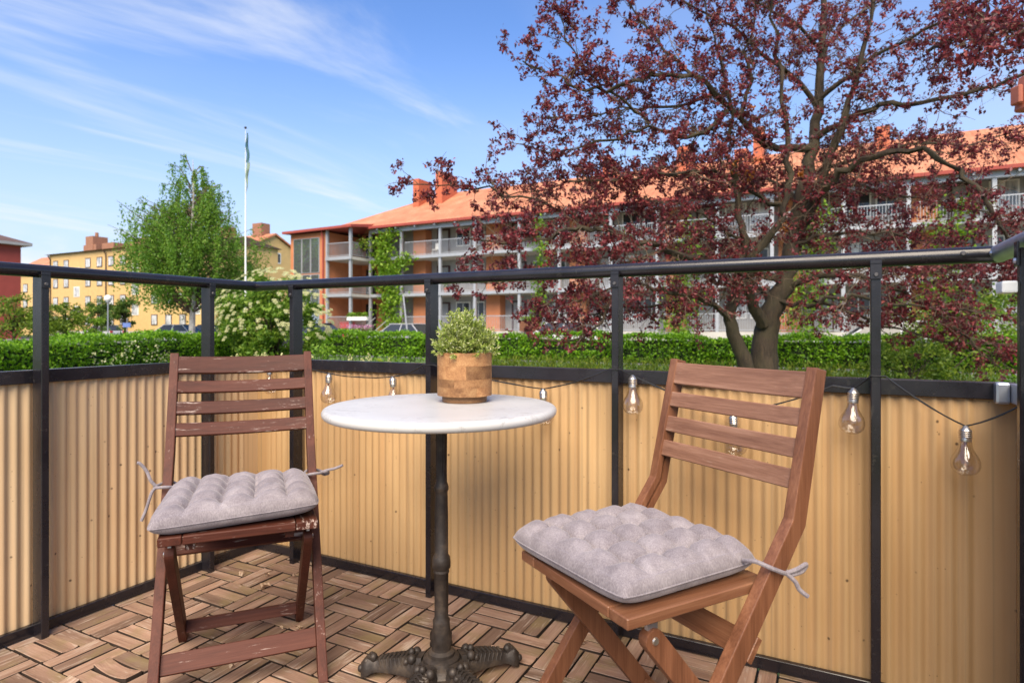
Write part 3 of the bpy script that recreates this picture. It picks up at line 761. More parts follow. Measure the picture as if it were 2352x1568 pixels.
for x in (-5, -10, -15):
    for z in (3, 5.8, 8.4):
        f = MB().box(x-0.7, x+0.7, -0.05, -0.003, z-0.7, z+0.7).build('window', M['white'], redh); MB().box(x-0.58, x+0.58, -0.07, -0.052, z-0.58, z+0.58).build('pane', M['pane'], f)
# ------------------------------------------------------------------ folding chairs
def folding_chair(label, D, pose, ms, mm):
    """D: wb yk zk yt zt ws ys zs wr yr; local y = forward"""
    wb, yk, zk, yt, zt, ws, ys, zs, wr, yr = D
    t = thing('folding_chair', label, 'chair', (pose[0], pose[1], 0.001), pose[2], 'wooden folding chairs at the table')
    TH_, WD = 0.024, 0.042
    def member(sx):
        p0 = Vector((0, 0)); p1 = Vector((yk, zk)); p2 = Vector((yt, zt))
        d1 = (p1 - p0).normalized(); d2 = (p2 - p1).normalized()
        n1 = Vector((-d1.y, d1.x)); n2 = Vector((-d2.y, d2.x)); nm = (n1 + n2).normalized(); nm = nm / nm.dot(n1)
        h = WD / 2
        # foot is cut level with the floor, top is cut square
        f = lambda s: p0 + n1 * h * s - d1 * ((n1 * h * s).y / d1.y)
        poly = [f(1), p1 + nm * h * 0.98, p2 + n2 * h * 0.8, p2 - n2 * h * 0.8, p1 - nm * h * 0.98, f(-1)]
        x0 = sx * wb - TH_/2
        o = MB().prism([(a.x, a.y) for a in poly], 'x', x0, x0 + TH_).build('back_leg_frame', M[mm], t, bevel=0.0022, seg=2)
        # routed slot on the inner face for the folding pin
        a = p1 + d2 * 0.075; b = p1 - d1 * 0.13; k2 = p1 + n1 * 0.0
        s = 0.0045; cut = MB()
        def seg(q0, q1):
            dd = (q1 - q0).normalized(); nn = Vector((-dd.y, dd.x)) * s
            xi = sx * (wb - TH_/2); pr_ = sorted((xi - sx * 0.004, xi + sx * 0.010))
            c = [(q0 - dd * s + nn), (q1 + dd * s + nn), (q1 + dd * s - nn), (q0 - dd * s - nn)]
            return MB().prism([(v.x, v.y) for v in c], 'x', pr_[0], pr_[1])
        for q0, q1 in ((b, k2), (k2, a)):
            co = seg(q0, q1).build('cutter', None)
            co.parent = t
            md = o.modifiers.new('slot', 'BOOLEAN'); md.object = co; md.operation = 'DIFFERENCE'; md.solver = 'EXACT'
            bpy.context.view_layer.update()
            dg = bpy.context.evaluated_depsgraph_get()
            nmesh = bpy.data.meshes.new_from_object(o.evaluated_get(dg))
            o.modifiers.clear(); o.data = nmesh
            bpy.data.objects.remove(co)
        return o
    ml, mr = member(1), member(-1)
    inn = wb - TH_/2
    d2 = Vector((0, yt - yk, zt - zk)).normalized(); nf = Vector((0, d2.z, -d2.y))
    # back slats, slightly bowed
    for zc, hh in ((0.807, 0.056), (0.741, 0.038), (0.679, 0.040), (0.618, 0.040)):
        f = (zc - zk) / (zt - zk); c = Vector((0, yk + (yt - yk) * f, zc))
        mb = MB(); n = 12; th = 0.014
        ring = []
        for i in range(n + 1):
            x = -inn - 0.004 + (2*inn + 0.008) * i / n
            bow = -0.010 * (1 - (x/inn)**2)
            ring.append([(x, bow + a*th/2, b*hh/2) for a, b in ((-1,-1),(1,-1),(1,1),(-1,1))])
        vs = [p for r_ in ring for p in r_]; fs = []
        for i in range(n):
            for k_ in range(4):
                a, b = 4*i+k_, 4*i+(k_+1) % 4; fs.append((a, b, b+4, a+4))
        fs += [(3, 2, 1, 0), (4*n, 4*n+1, 4*n+2, 4*n+3)]
        o = mb.add(vs, fs).build('back_slat', M['slat_r' if ms == 'seat_r' else ms], t, bevel=0.002)
        m_ = Matrix((Vector((1, 0, 0)), nf, d2)).transposed().to_4x4(); m_.translation = c + nf * 0.008
        o.matrix_local = m_
    # seat boards
    ws2 = min(ws, inn - 0.003); th = 0.021; z = zs - th/2
    yb = ys - 0.355
    for s in (1, -1): beam('seat_board', (s*(ws2-0.026), ys, z), (s*(ws2-0.026), yb, z), 0.052, th, (0, 0, 1), M[ms], t, 0.0022)
    beam('seat_board', (-ws2+0.0535, ys-0.024, z), (ws2-0.0535, ys-0.024, z), 0.048, th, (0, 0, 1), M[ms], t, 0.0022)
    beam('seat_board', (-ws2+0.0535, yb+0.024, z), (ws2-0.0535, yb+0.024, z), 0.048, th, (0, 0, 1), M[ms], t, 0.0022)
    for i in range(4):
        y = yb + 0.082 + i * 0.0637
        beam('seat_board', (-ws2+0.0535, y, z), (ws2-0.0535, y, z), 0.052, th*0.92, (0, 0, 1), M[ms], t, 0.002)
    for s in (1, -1): beam('seat_rail', (s*0.115, ys-0.03, z-0.0225), (s*0.115, yb+0.01, z-0.0225), 0.022, 0.022, (0, 0, 1), M[ms], t)
    # hind legs, hinged under the seat with round heads
    for s in (1, -1):
        top = Vector((s*wr*0.90, ys-0.075, zs-0.062)); ft = Vector((s*wr*0.90, yr, 0.0))
        d = (top - ft).normalized(); n = Vector((0, -d.z, d.y)); h = 0.021
        pts = [ft + n*h - d*((n*h).z/d.z), ft - n*h - d*((-n*h).z/d.z)]
        arc = [top + (-n*math.cos(a) + d*math.sin(a))*h for a in np.linspace(0, math.pi, 9)]
        poly = [(p.y, p.z) for p in [pts[0], pts[1]] + arc]
        x0 = s*wr*0.90 - 0.011
        lg = MB().prism(poly, 'x', x0, x0+0.022).build('hind_leg', M[mm], t, bevel=0.002, seg=2)
        xo = s*(wr*0.90+0.0112)
        MB().tube([(xo, top.y, top.z), (xo + s*0.003, top.y, top.z)], [0.0075, 0.006], 14).build('bolt', M['cap'], lg)
        MB().box(s*wr*0.90-0.004, s*wr*0.90+0.004, top.y-0.012, top.y+0.012, top.z+0.018, zs-0.0215).build('bracket', M['galv'], lg)
    fr = lambda z_: Vector((0, yk * z_ / zk, z_))
    c = fr(0.085); beam('stretcher', (-inn, c.y, c.z), (inn, c.y, c.z), 0.018, 0.048, fr(1.0), M[ms], t)
    hl = Vector((0, yr + (ys-0.075-yr)*0.055/(zs-0.062), 0.055))
    beam('stretcher', (-wr*0.9+0.0105, hl.y, hl.z), (wr*0.9-0.0105, hl.y, hl.z), 0.022, 0.034, (0, -0.3, 1), M[ms], t)
    c = fr(0.335); dd = Vector((0, yk, zk)).normalized(); nb = Vector((0, -dd.z, dd.y))
    beam('stretcher', Vector((-wb-0.012, c.y, c.z)) + nb*0.0295, Vector((wb+0.012, c.y, c.z)) + nb*0.0295, 0.016, 0.05, dd, M[ms], t)
    return t
folding_chair('dark red-brown folding chair with peeling paint in the railing corner', (0.197, -0.368, 0.561, -0.492, 0.842, 0.191, 0.031, 0.428, 0.181, -0.380), (-0.6835, 1.5378, 3.5453), 'seat_l', 'memb_l')
folding_chair('lighter brown oiled folding chair turned sideways, right of the table', (0.198, -0.409, 0.538, -0.479, 0.843, 0.192, 0.006, 0.431, 0.175, -0.370), (0.1142, 1.2016, 2.073), 'seat_r', 'memb_r')

# ------------------------------------------------------------------ tufted cushions
def cushion(label, FL, FR, RR, RL, seed, ties, T=0.050):
    FL, FR, RR, RL = (Vector(p) for p in (FL, FR, RR, RL))
    cen = (FL + FR + RR + RL) / 4
    t = thing('seat_cushion', label, 'cushion', cen - Vector((0, 0, 0.028)), 0, 'tufted cushions on the chairs')
    base = Vector(t.location)
    N = 84
    lr = np.random.default_rng(seed)
    g1 = lr.normal(size=(7, 7)); 
    ph = lr.uniform(0, 6.28, 12)
    def smooth_noise(u, v):
        return sum(math.sin(3.1*(i+1)*u + ph[i]) * math.cos(2.7*(i+1)*v + ph[i+6]) / (i+1) for i in range(5)) * 0.3
    def surf(u, v, side):
        a, b = abs(2*u-1), abs(2*v-1)
        # corners are rounded a little
        k_ = 1 - 0.050*(a*b)**5 - 0.012*(1-b**2)*a - 0.012*(1-a**2)*b
        uu = 0.5 + (u-0.5) * k_; vv = 0.5 + (v-0.5) * k_
        p = FL.lerp(FR, uu).lerp(RL.lerp(RR, uu), vv)
        e = (max(0, 1-a**7)**0.55) * (max(0, 1-b**7)**0.55)
        if side > 0:
            su, sv_ = abs(math.sin(5*math.pi*u)), abs(math.sin(5*math.pi*v))
            eu = min(1, max(0, (1-a)/0.30)); ev = min(1, max(0, (1-b)/0.30))
            lu = 1 - (1-su**0.55) * (0.52*ev + 0.05); lv = 1 - (1-sv_**0.55) * (0.52*eu + 0.05)
            if a > 0.93: lu = 1
            if b > 0.93: lv = 1
            h = 1.0 * min(lu, lv) * (0.55 + 0.45*max(lu, lv))
            ku, kv = round(5*u), round(5*v)
            if 1 <= ku <= 4 and 1 <= kv <= 4:
                r2 = ((5*u-ku)**2 + (5*v-kv)**2)
                h -= 0.34 * math.exp(-r2/0.022)
            # gathers radiating over the border towards the seam
            if b > 0.62: h += 0.045*math.sin(70*u + 3*math.sin(9*u+ph[0])) * (b-0.62)/0.38 * (1-b**8)
            if a > 0.62: h += 0.045*math.sin(70*v + 3*math.sin(9*v+ph[1])) * (a-0.62)/0.38 * (1-a**8)
            h *= 1 + 0.14*smooth_noise(u, v)
            z = T * e * h
        else:
            z = -0.032 * e
        return p + Vector((0, 0, z)) - base
    vs = []; fs = []
    for side in (1, -1):
        for j in range(N+1):
            for i in range(N+1): vs.append(surf(i/N, j/N, side))
    n = (N+1)*(N+1)
    for j in range(N):
        for i in range(N):
            q = (j*(N+1)+i, j*(N+1)+i+1, (j+1)*(N+1)+i+1, (j+1)*(N+1)+i)
            fs.append(q); fs.append(tuple(n+x for x in q[::-1]))
    mb = MB().add(vs, fs); me = bpy.data.meshes.new('pad'); me.from_pydata(mb.v, [], mb.f)
    bm = bmesh.new(); bm.from_mesh(me); bmesh.ops.remove_doubles(bm, verts=bm.verts, dist=1e-5); bmesh.ops.recalc_face_normals(bm, faces=bm.faces); bm.to_mesh(me); bm.free()
    link('pad', me, M['velvet'], t, True)
    edge = [surf(i/40, 0, 1) for i in range(41)] + [surf(1, i/40, 1) for i in range(1, 41)] + [surf(1-i/40, 1, 1) for i in range(1, 41)] + [surf(0, 1-i/40, 1) for i in range(1, 40)]
    MB().tube(edge + edge[:1], 0.0016, 6).build('seam', M['velvet'], t, True)
    for k_, (ku, kv) in enumerate([(a, b) for a in range(1, 5) for b in range(1, 5)]):
        p = surf(ku/5, kv/5, 1); MB().ball((p.x, p.y, p.z+0.001), 0.0028, 6, 0.6).build('tuft', M['velvet'], t, True)
    for pts in ties:
        pp = [Vector(p) - base for p in pts]
        # smooth the path a little
        fine = []
        for i in range(len(pp)-1):
            p0 = pp[max(0, i-1)]; p1 = pp[i]; p2 = pp[i+1]; p3 = pp[min(len(pp)-1, i+2)]
            for s in np.linspace(0, 1, 6, endpoint=False):
                fine.append(0.5*((2*p1) + (p2-p0)*s + (2*p0-5*p1+4*p2-p3)*s*s + (3*p1-p0-3*p2+p3)*s**3))
        fine.append(pp[-1])
        MB().tube(fine, 0.0043, 8).build('tie', M['velvet'], t, True)
    return t
def loc2w(pose, l):
    c, s = math.cos(pose[2]), math.sin(pose[2]); return Vector((pose[0]+c*l[0]-s*l[1], pose[1]+s*l[0]+c*l[1], l[2]))
PA, PB = (-0.6835, 1.5378, 3.5453), (0.1142, 1.2016, 2.073)
ta = []
for s in (1, -1):
    q = lambda x, y, z: loc2w(PA, (s*x, y, z))
    ta.append([q(0.165, -0.275, 0.462), q(0.178, -0.282, 0.475), q(0.196, -0.268, 0.482), q(0.222, -0.280, 0.480), q(0.228, -0.315, 0.476), q(0.205, -0.345, 0.478), q(0.180, -0.335, 0.476), q(0.172, -0.300, 0.468)])
    if s == 1:
        ta.append([q(0.222, -0.285, 0.480), q(0.232, -0.280, 0.470), q(0.238, -0.270, 0.450), q(0.245, -0.270, 0.425), q(0.256, -0.265, 0.395)])
        ta.append([q(0.222, -0.285, 0.482), q(0.236, -0.285, 0.500), q(0.246, -0.290, 0.525), q(0.262, -0.290, 0.548), q(0.270, -0.290, 0.552)])
    else:
        ta.append([q(0.222, -0.285, 0.480), q(0.238, -0.290, 0.484), q(0.262, -0.280, 0.490), q(0.285, -0.270, 0.500)])
        ta.append([q(0.222, -0.285, 0.480), q(0.232, -0.300, 0.470), q(0.245, -0.300, 0.472), q(0.240, -0.290, 0.480), q(0.226, -0.286, 0.480)])
cushion('mauve tufted cushion tied to the dark peeling chair', (-0.862, 1.420, 0.452), (-0.498, 1.592, 0.468), (-0.640, 1.915, 0.458), (-0.985, 1.765, 0.462), 3, ta)
tb = []
q = lambda x, y, z: loc2w(PB, (-x, y, z))
tb.append([q(0.165, -0.300, 0.470), q(0.182, -0.295, 0.476), q(0.196, -0.300, 0.478), q(0.216, -0.320, 0.468), q(0.222, -0.350, 0.455), q(0.212, -0.372, 0.448), q(0.190, -0.368, 0.455), q(0.176, -0.345, 0.462)])
tb.append([q(0.222, -0.352, 0.455), q(0.232, -0.365, 0.440), q(0.236, -0.372, 0.425), q(0.245, -0.385, 0.412)])
tb.append([q(0.222, -0.352, 0.455), q(0.230, -0.376, 0.462), q(0.236, -0.392, 0.470), q(0.230, -0.388, 0.455), q(0.224, -0.362, 0.450)])
q2 = lambda x, y, z: loc2w(PB, (x, y, z))
tb.append([q2(0.160, -0.315, 0.470), q2(0.178, -0.325, 0.482), q2(0.196, -0.318, 0.486), q2(0.216, -0.335, 0.478), q2(0.212, -0.365, 0.470)])
cushion('mauve tufted cushion on the lighter brown chair right of the table', (-0.010, 1.362, 0.462), (0.192, 1.045, 0.460), (0.505, 1.228, 0.461), (0.312, 1.535, 0.462), 11, tb)

# ------------------------------------------------------------------ bistro table
TX, TY = -0.1850, 1.596
tbl = thing('bistro_table', 'round white marble bistro table on ornate rusty iron pedestal', 'table', (TX, TY, 0.001))
prof = [(0.0, 0.700)] + [(0.289 + 0.0125*math.cos(a), 0.7125 + 0.0125*math.sin(a)) for a in np.linspace(-math.pi/2, math.pi/2, 10)] + [(0.20, 0.7250), (0.0, 0.7250)]
MB().lathe(prof, 96, cap=False).build('table_top', M['marble'], tbl, True)
MB().lathe([(0.001, 0.684), (0.085, 0.684), (0.085, 0.6985), (0.001, 0.6985)], 24, cap=False).build('mounting_plate', M['iron'], tbl)
colp = [(0.0175, 0.684), (0.0170, 0.640), (0.0160, 0.560), (0.0175, 0.525), (0.0195, 0.520), (0.0225, 0.512), (0.0225, 0.505), (0.0190, 0.498), (0.0195, 0.490),
        (0.0200, 0.440), (0.0215, 0.335), (0.0265, 0.328), (0.0285, 0.318), (0.0285, 0.302), (0.0235, 0.296), (0.0250, 0.290), (0.0210, 0.284), (0.0205, 0.200), (0.0215, 0.172), (0.0270, 0.163), (0.0270, 0.155), (0.0300, 0.120), (0.0305, 0.105), (0.0245, 0.096), (0.0250, 0.088), (0.0345, 0.082), (0.0345, 0.072)]
cl_ = MB().lathe([(r_ * (0.84 if z_ > 0.1 else 1.0), z_) for r_, z_ in colp[::-1]], 28, cap=False); cv = []
for (x, y, z) in cl_.v:         # flutes on the shafts
    a = math.atan2(y, x); fl = 0.0
    if 0.175 < z < 0.285 or 0.34 < z < 0.49 or 0.53 < z < 0.68: fl = 0.0009*math.cos(14*a)
    if 0.10 < z < 0.16: fl = 0.0022*math.cos(4*a + z*60)
    r_ = math.hypot(x, y); cv.append((x*(r_+fl)/r_, y*(r_+fl)/r_, z))
cl_.v = cv; cl_.build('column', M['iron'], tbl, True)
hub = MB().lathe([(0.034, 0.074), (0.047, 0.068), (0.049, 0.060), (0.058, 0.056), (0.062, 0.044), (0.066, 0.040), (0.064, 0.018), (0.050, 0.014)], 40)
hub.build('hub', M['iron'], tbl, True)
def foot(ang):
    mb = MB(); n = 16
    rings = []
    for i in range(n + 1):
        s = i / n; x = 0.045 + 0.150 * s
        zt_ = 0.058 - 0.030*s + 0.006*math.sin(s*math.pi) ; zb_ = 0.012 + 0.006*math.sin(s*math.pi) - 0.010*max(0, (s-0.8)/0.2)
        w = 0.026 - 0.009*s
        if s > 0.78: q_ = (s-0.78)/0.22; w = 0.019 + 0.010*math.sin(q_*math.pi*0.9); zt_ = 0.030 + 0.014*math.sin(q_*math.pi*0.85)
        rings.append([(x, -w, zb_), (x, w, zb_), (x, w*1.02, zt_*0.62), (x, w*0.62, zt_), (x, -w*0.62, zt_), (x, -w*1.02, zt_*0.62)])
    vs = [p for r_ in rings for p in r_]; fs = [tuple(range(6))[::-1], tuple(range(6*n, 6*n+6))]
    for i in range(n):
        for k_ in range(6): a, b = 6*i+k_, 6*i+(k_+1) % 6; fs.append((a, b, b+6, a+6))
    mb.add(vs, fs)
    o = mb.build('foot', M['iron'], tbl, True); o.rotation_euler = (0, 0, ang); o.scale = (1.10, 1.12, 1.15)
    d = MB()
    for i in range(9):                  # scalloped acanthus edge
        s = 0.12 + 0.58*i/8; x = 0.045 + 0.150*s; zt_ = 0.058 - 0.030*s + 0.006*math.sin(s*math.pi); w = 0.026 - 0.009*s
        for sg in (1, -1): d.tube([(x-0.006, sg*w*0.95, zt_*0.66), (x, sg*w*0.72, zt_*0.97), (x+0.004, sg*w*0.45, zt_*1.02)], [0.002, 0.0042 - 0.001*s, 0.002], 6)
        d.tube([(x+0.003, -w*0.5, zt_), (x-0.002, 0, zt_+0.004), (x+0.003, w*0.5, zt_)], 0.0028, 5)
    for sg in (-0.014, 0, 0.014):       # paw
        d.ball((0.183, sg, 0.036), 0.0085, 6); d.ball((0.197, sg*1.1, 0.020), 0.0090, 6)
    d.ball((0.172, 0, 0.040), 0.010, 6)
    for sg in (1, -1): d.ball((0.068, sg*0.017, 0.054), 0.0115, 7); d.ball((0.082, sg*0.017, 0.046), 0.008, 6)
    d.ball((0.074, 0, 0.062), 0.009, 6)
    d.build('relief', M['iron'], o, True)
for i in range(5): foot(R(25 + 72*i))

# ------------------------------------------------------------------ wooden pot and its plant
PX, PY, PZ = -0.1305, 1.677, 0.7265
pot = thing('plant_pot', 'round wooden pot glued from mango blocks on the marble table', 'pot', (PX, PY, PZ))
PR_ = 0.0748
rows_ = [(0.0993, 0.1345, 5, 0.35), (0.0640, 0.0990, 5, 1.05), (0.0428, 0.0637, 6, 0.1), (0.0180, 0.0423, 2, 2.2)]
for z0, z1, n, off in rows_:
    cuts = np.sort((np.arange(n) + rng.uniform(-0.14, 0.14, n)) / n * 2*math.pi + off)
    for i in range(n):
        a0 = cuts[i]; a1 = cuts[(i+1) % n] + (2*math.pi if i == n-1 else 0)
        e = 0.0035
        mb = MB(); seg = max(4, int((a1-a0)/0.16)); pts = [(PR_-0.009, z0), (PR_, z0), (PR_, z1), (PR_-0.009, z1), (PR_-0.009, z0)]
        mb.lathe(pts, seg, (0, 0, 0), a0 + e, a1 - e, cap=False)
        nn = seg + 1
        mb.f.append((0, nn, 2*nn, 3*nn)); mb.f.append((seg, 3*nn+seg, 2*nn+seg, nn+seg))
        o = mb.build('block', M['pot'], pot, True)
MB().lathe([(PR_-0.0092, 0.019), (PR_-0.0005, 0.019), (PR_-0.0006, 0.134), (PR_-0.0092, 0.134), (PR_-0.0092, 0.019)], 64, cap=False).build('body', M['pot'], pot, False)
MB().lathe([(0.0, 0.0), (0.0605, 0.0), (0.0615, 0.002), (0.0615, 0.0175), (0.0, 0.0175)], 64, cap=False).build('base', M['pot'], pot)
MB().lathe([(0.0, 0.117), (PR_-0.0095, 0.117)], 48, cap=False).build('soil', M['soil'], pot)
pln = thing('artificial_plant', 'pale green artificial boxwood plant in the wooden pot', 'plant', (PX, PY, PZ + 0.118))
st_ = MB(); LC = []; LA = []
for i in range(210):
    a = rng.uniform(0, 2*math.pi); el = math.asin(rng.uniform(0.02, 1.0))
    L = (0.075 + 0.04*rng.random()) * (1.0 + 0.12*math.sin(el))
    d = np.array([math.cos(a)*math.cos(el), math.sin(a)*math.cos(el), math.sin(el)])
    b0 = np.array([d[0]*0.045*rng.random()**.5, d[1]*0.045*rng.random()**.5, 0.0])
    tip = np.array([d[0]*0.092, d[1]*0.092, 0.004 + d[2]*0.130]) * (0.78 + 0.26*rng.random())
    mid = (b0 + tip)/2 + rng.normal(0, 0.006, 3) + [0, 0, 0.008]
    pts = [b0, mid, tip]; st_.tube(pts, [0.0011, 0.0009, 0.0005], 4)
    for s in np.linspace(0.30, 1.0, 11):
        p = (1-s)**2*b0 + 2*s*(1-s)*mid + s*s*tip
        tdir = unit((tip - b0)[None])[0]
        for k_ in range(4):
            ax = unit((tdir*0.9 + rng.normal(0, 0.75, 3))[None])[0]
            LC.append(p + ax*0.0065); LA.append(ax*6)
st_.build('stems', M['stem'], pln)
lf = link('foliage', leaf_mesh('foliage', LC, rng.uniform(0.0075, 0.0135, len(LC)), aspect=0.34, fold=0.15, axis=np.array(LA)), M['boxwood'], pln); lf['kind'] = 'stuff'

# ------------------------------------------------------------------ string of bulbs
sl = thing('string_lights', 'string of clear glass bulbs on black cord along the panels', 'string lights', W(-2.05, 1.745, 0.80), TH)
def L_(u, z, v=1.752): return (u + 2.05, v - 1.745, z - 0.80)
BU = [(-2.014, 0.772), (-1.691, 0.752), (-1.386, 0.751), (-0.793, 0.735), (-0.505, 0.788), (-0.226, 0.694), (0.062, 0.776), (0.290, 0.699)]
def sag(p, q, d=0.012):
    return [tuple(p[i]*(1-s) + q[i]*s - (d*4*s*(1-s) if i == 2 else 0) for i in range(3)) for s in np.linspace(0, 1, 9)]
path = [L_(-2.08, 0.80), L_(*BU[0]), L_(-1.885, 0.806, 1.733), L_(*BU[1]), L_(*BU[2]), L_(-1.24, 0.800, 1.735), L_(-1.20, 0.800, 1.735), L_(*BU[3]), L_(-0.570, 0.806, 1.733), L_(-0.536, 0.806, 1.733), L_(*BU[4]), L_(*BU[5]), L_(0.015, 0.781), L_(*BU[6]), L_(0.098, 0.811, 1.733), L_(0.128, 0.811, 1.733), L_(*BU[7]), L_(0.395, 0.765, 1.72)]
cd = MB(); full = []
for a, b in zip(path, path[1:]): full += sag(a, b, 0.008 if abs(a[0]-b[0]) > 0.1 else 0.001)
cd.tube(full, 0.0017, 6); cd.tube([(x+0.001, y+0.0025, z+0.0012*math.sin(x*40)) for x, y, z in full], 0.0017, 6)
cd.build('cord', M['cord'], sl, True)
for i, (u, z) in enumerate(BU):
    b = bpy.data.objects.new('bulb', None); b.empty_display_size = 0.02; COL.objects.link(b); b.parent = sl
    b.location = L_(u, z); b.rotation_euler = (rng.normal(0, 0.06), rng.normal(0, 0.06), rng.random()*6)
    capp = [(0.0015, 0.002), (0.005, 0.0), (0.010, -0.006), (0.0128, -0.010)]
    for k_ in range(4):
        zz_ = -0.012 - k_*0.0045; capp += [(0.0138, zz_), (0.0120, zz_-0.0022)]
    capp += [(0.0125, -0.032), (0.0122, -0.036), (0.004, -0.0362)]
    me = MB().lathe(capp, 20, cap=False).mesh('cap'); link('cap', me, M['cap'], b, True)
    gp = [(0.0121, -0.0360), (0.0125, -0.042), (0.0150, -0.052), (0.0205, -0.062), (0.0260, -0.071), (0.0292, -0.081), (0.0296, -0.090), (0.0270, -0.100), (0.0205, -0.108), (0.0110, -0.1130), (0.0001, -0.1145)]
    link('glass', MB().lathe(gp, 28, cap=False).mesh('glass'), M['glass'], b, True)
    fw = MB(); fw.tube([(0, 0, -0.037), (0, 0, -0.060)], [0.003, 0.0016], 8)
    hel = [(0.008*math.cos(t_*1.7), 0.008*math.sin(t_*1.7), -0.062 - 0.0035*t_) for t_ in np.linspace(0, 9, 60)]
    fw.tube([(0, 0, -0.06)] + hel + [(0, 0, -0.098)], 0.0006, 4)
    fw.build('filament', M['wire'], b, True)

# ------------------------------------------------------------------ small things lying on the deck and at the right edge
for i, (px, py, sz, lab) in enumerate([(553, 1322, 0.022, 'dry tan leaf standing near the railing corner'), (612, 1325, 0.020, 'small pale petal behind the dark chair, near the corner'), (606, 1352, 0.034, 'crumpled pinkish dry leaf on the deck behind the dark chair'),
        (676, 1326, 0.013, 'tiny white petal at the foot of the corner post'), (686, 1450, 0.022, 'brown crumbled leaf under the right side of the dark chair'), (647, 1447, 0.013, 'tiny tan petal by the hind leg of the dark chair'),
        (1330, 1482, 0.040, 'pale curled dry leaf near the front leg of the brown chair'), (530, 1535, 0.016, 'thin pale curl lying in a deck joint')]):
    d = 1399*(CAMZ)/(py-751); p = survey(px, py, d)
    t = tag(link('fallen_leaf', leaf_mesh('fallen_leaf', [(0, 0, 0), (0.006*sz/0.03, 0.004, 0.001), (-0.004, 0.006*sz/0.03, 0.002)], sz, 0.75, 0.5, up=2.0), M['petal']), lab, 'leaf', 'dry leaves and petals on the deck')
    t.location = (p.x, p.y, 0.009)
br = thing('wall_bracket', 'rust red wooden bracket with dark metal pulley, cut by the right edge', 'bracket', (0.845, 1.0, 1.285))
MB().prism([(-0.012, 0.0), (0.10, 0.0), (0.10, 0.012), (0.012, 0.016), (0.010, 0.055), (-0.004, 0.060)], 'y', -0.014, 0.014).build('arm', M['rust'], br, bevel=0.003)
MB().box(-0.020, -0.0125, -0.010, 0.010, 0.010, 0.040).build('peg', M['rust'], br, bevel=0.002)
MB().lathe([(0.006, -0.012), (0.020, -0.012), (0.022, -0.006), (0.018, 0.0), (0.022, 0.006), (0.020, 0.012), (0.006, 0.012)], 24).build('pulley', M['dark_metal'], br, True)
br.children[-1].location = (0.030, 0, 0.042); br.children[-1].rotation_euler = (R(90), 0, 0)
MB().box(0.098, 0.15, -0.025, 0.025, -1.284, 0.30).build('wooden_post', M['memb_r'], br)

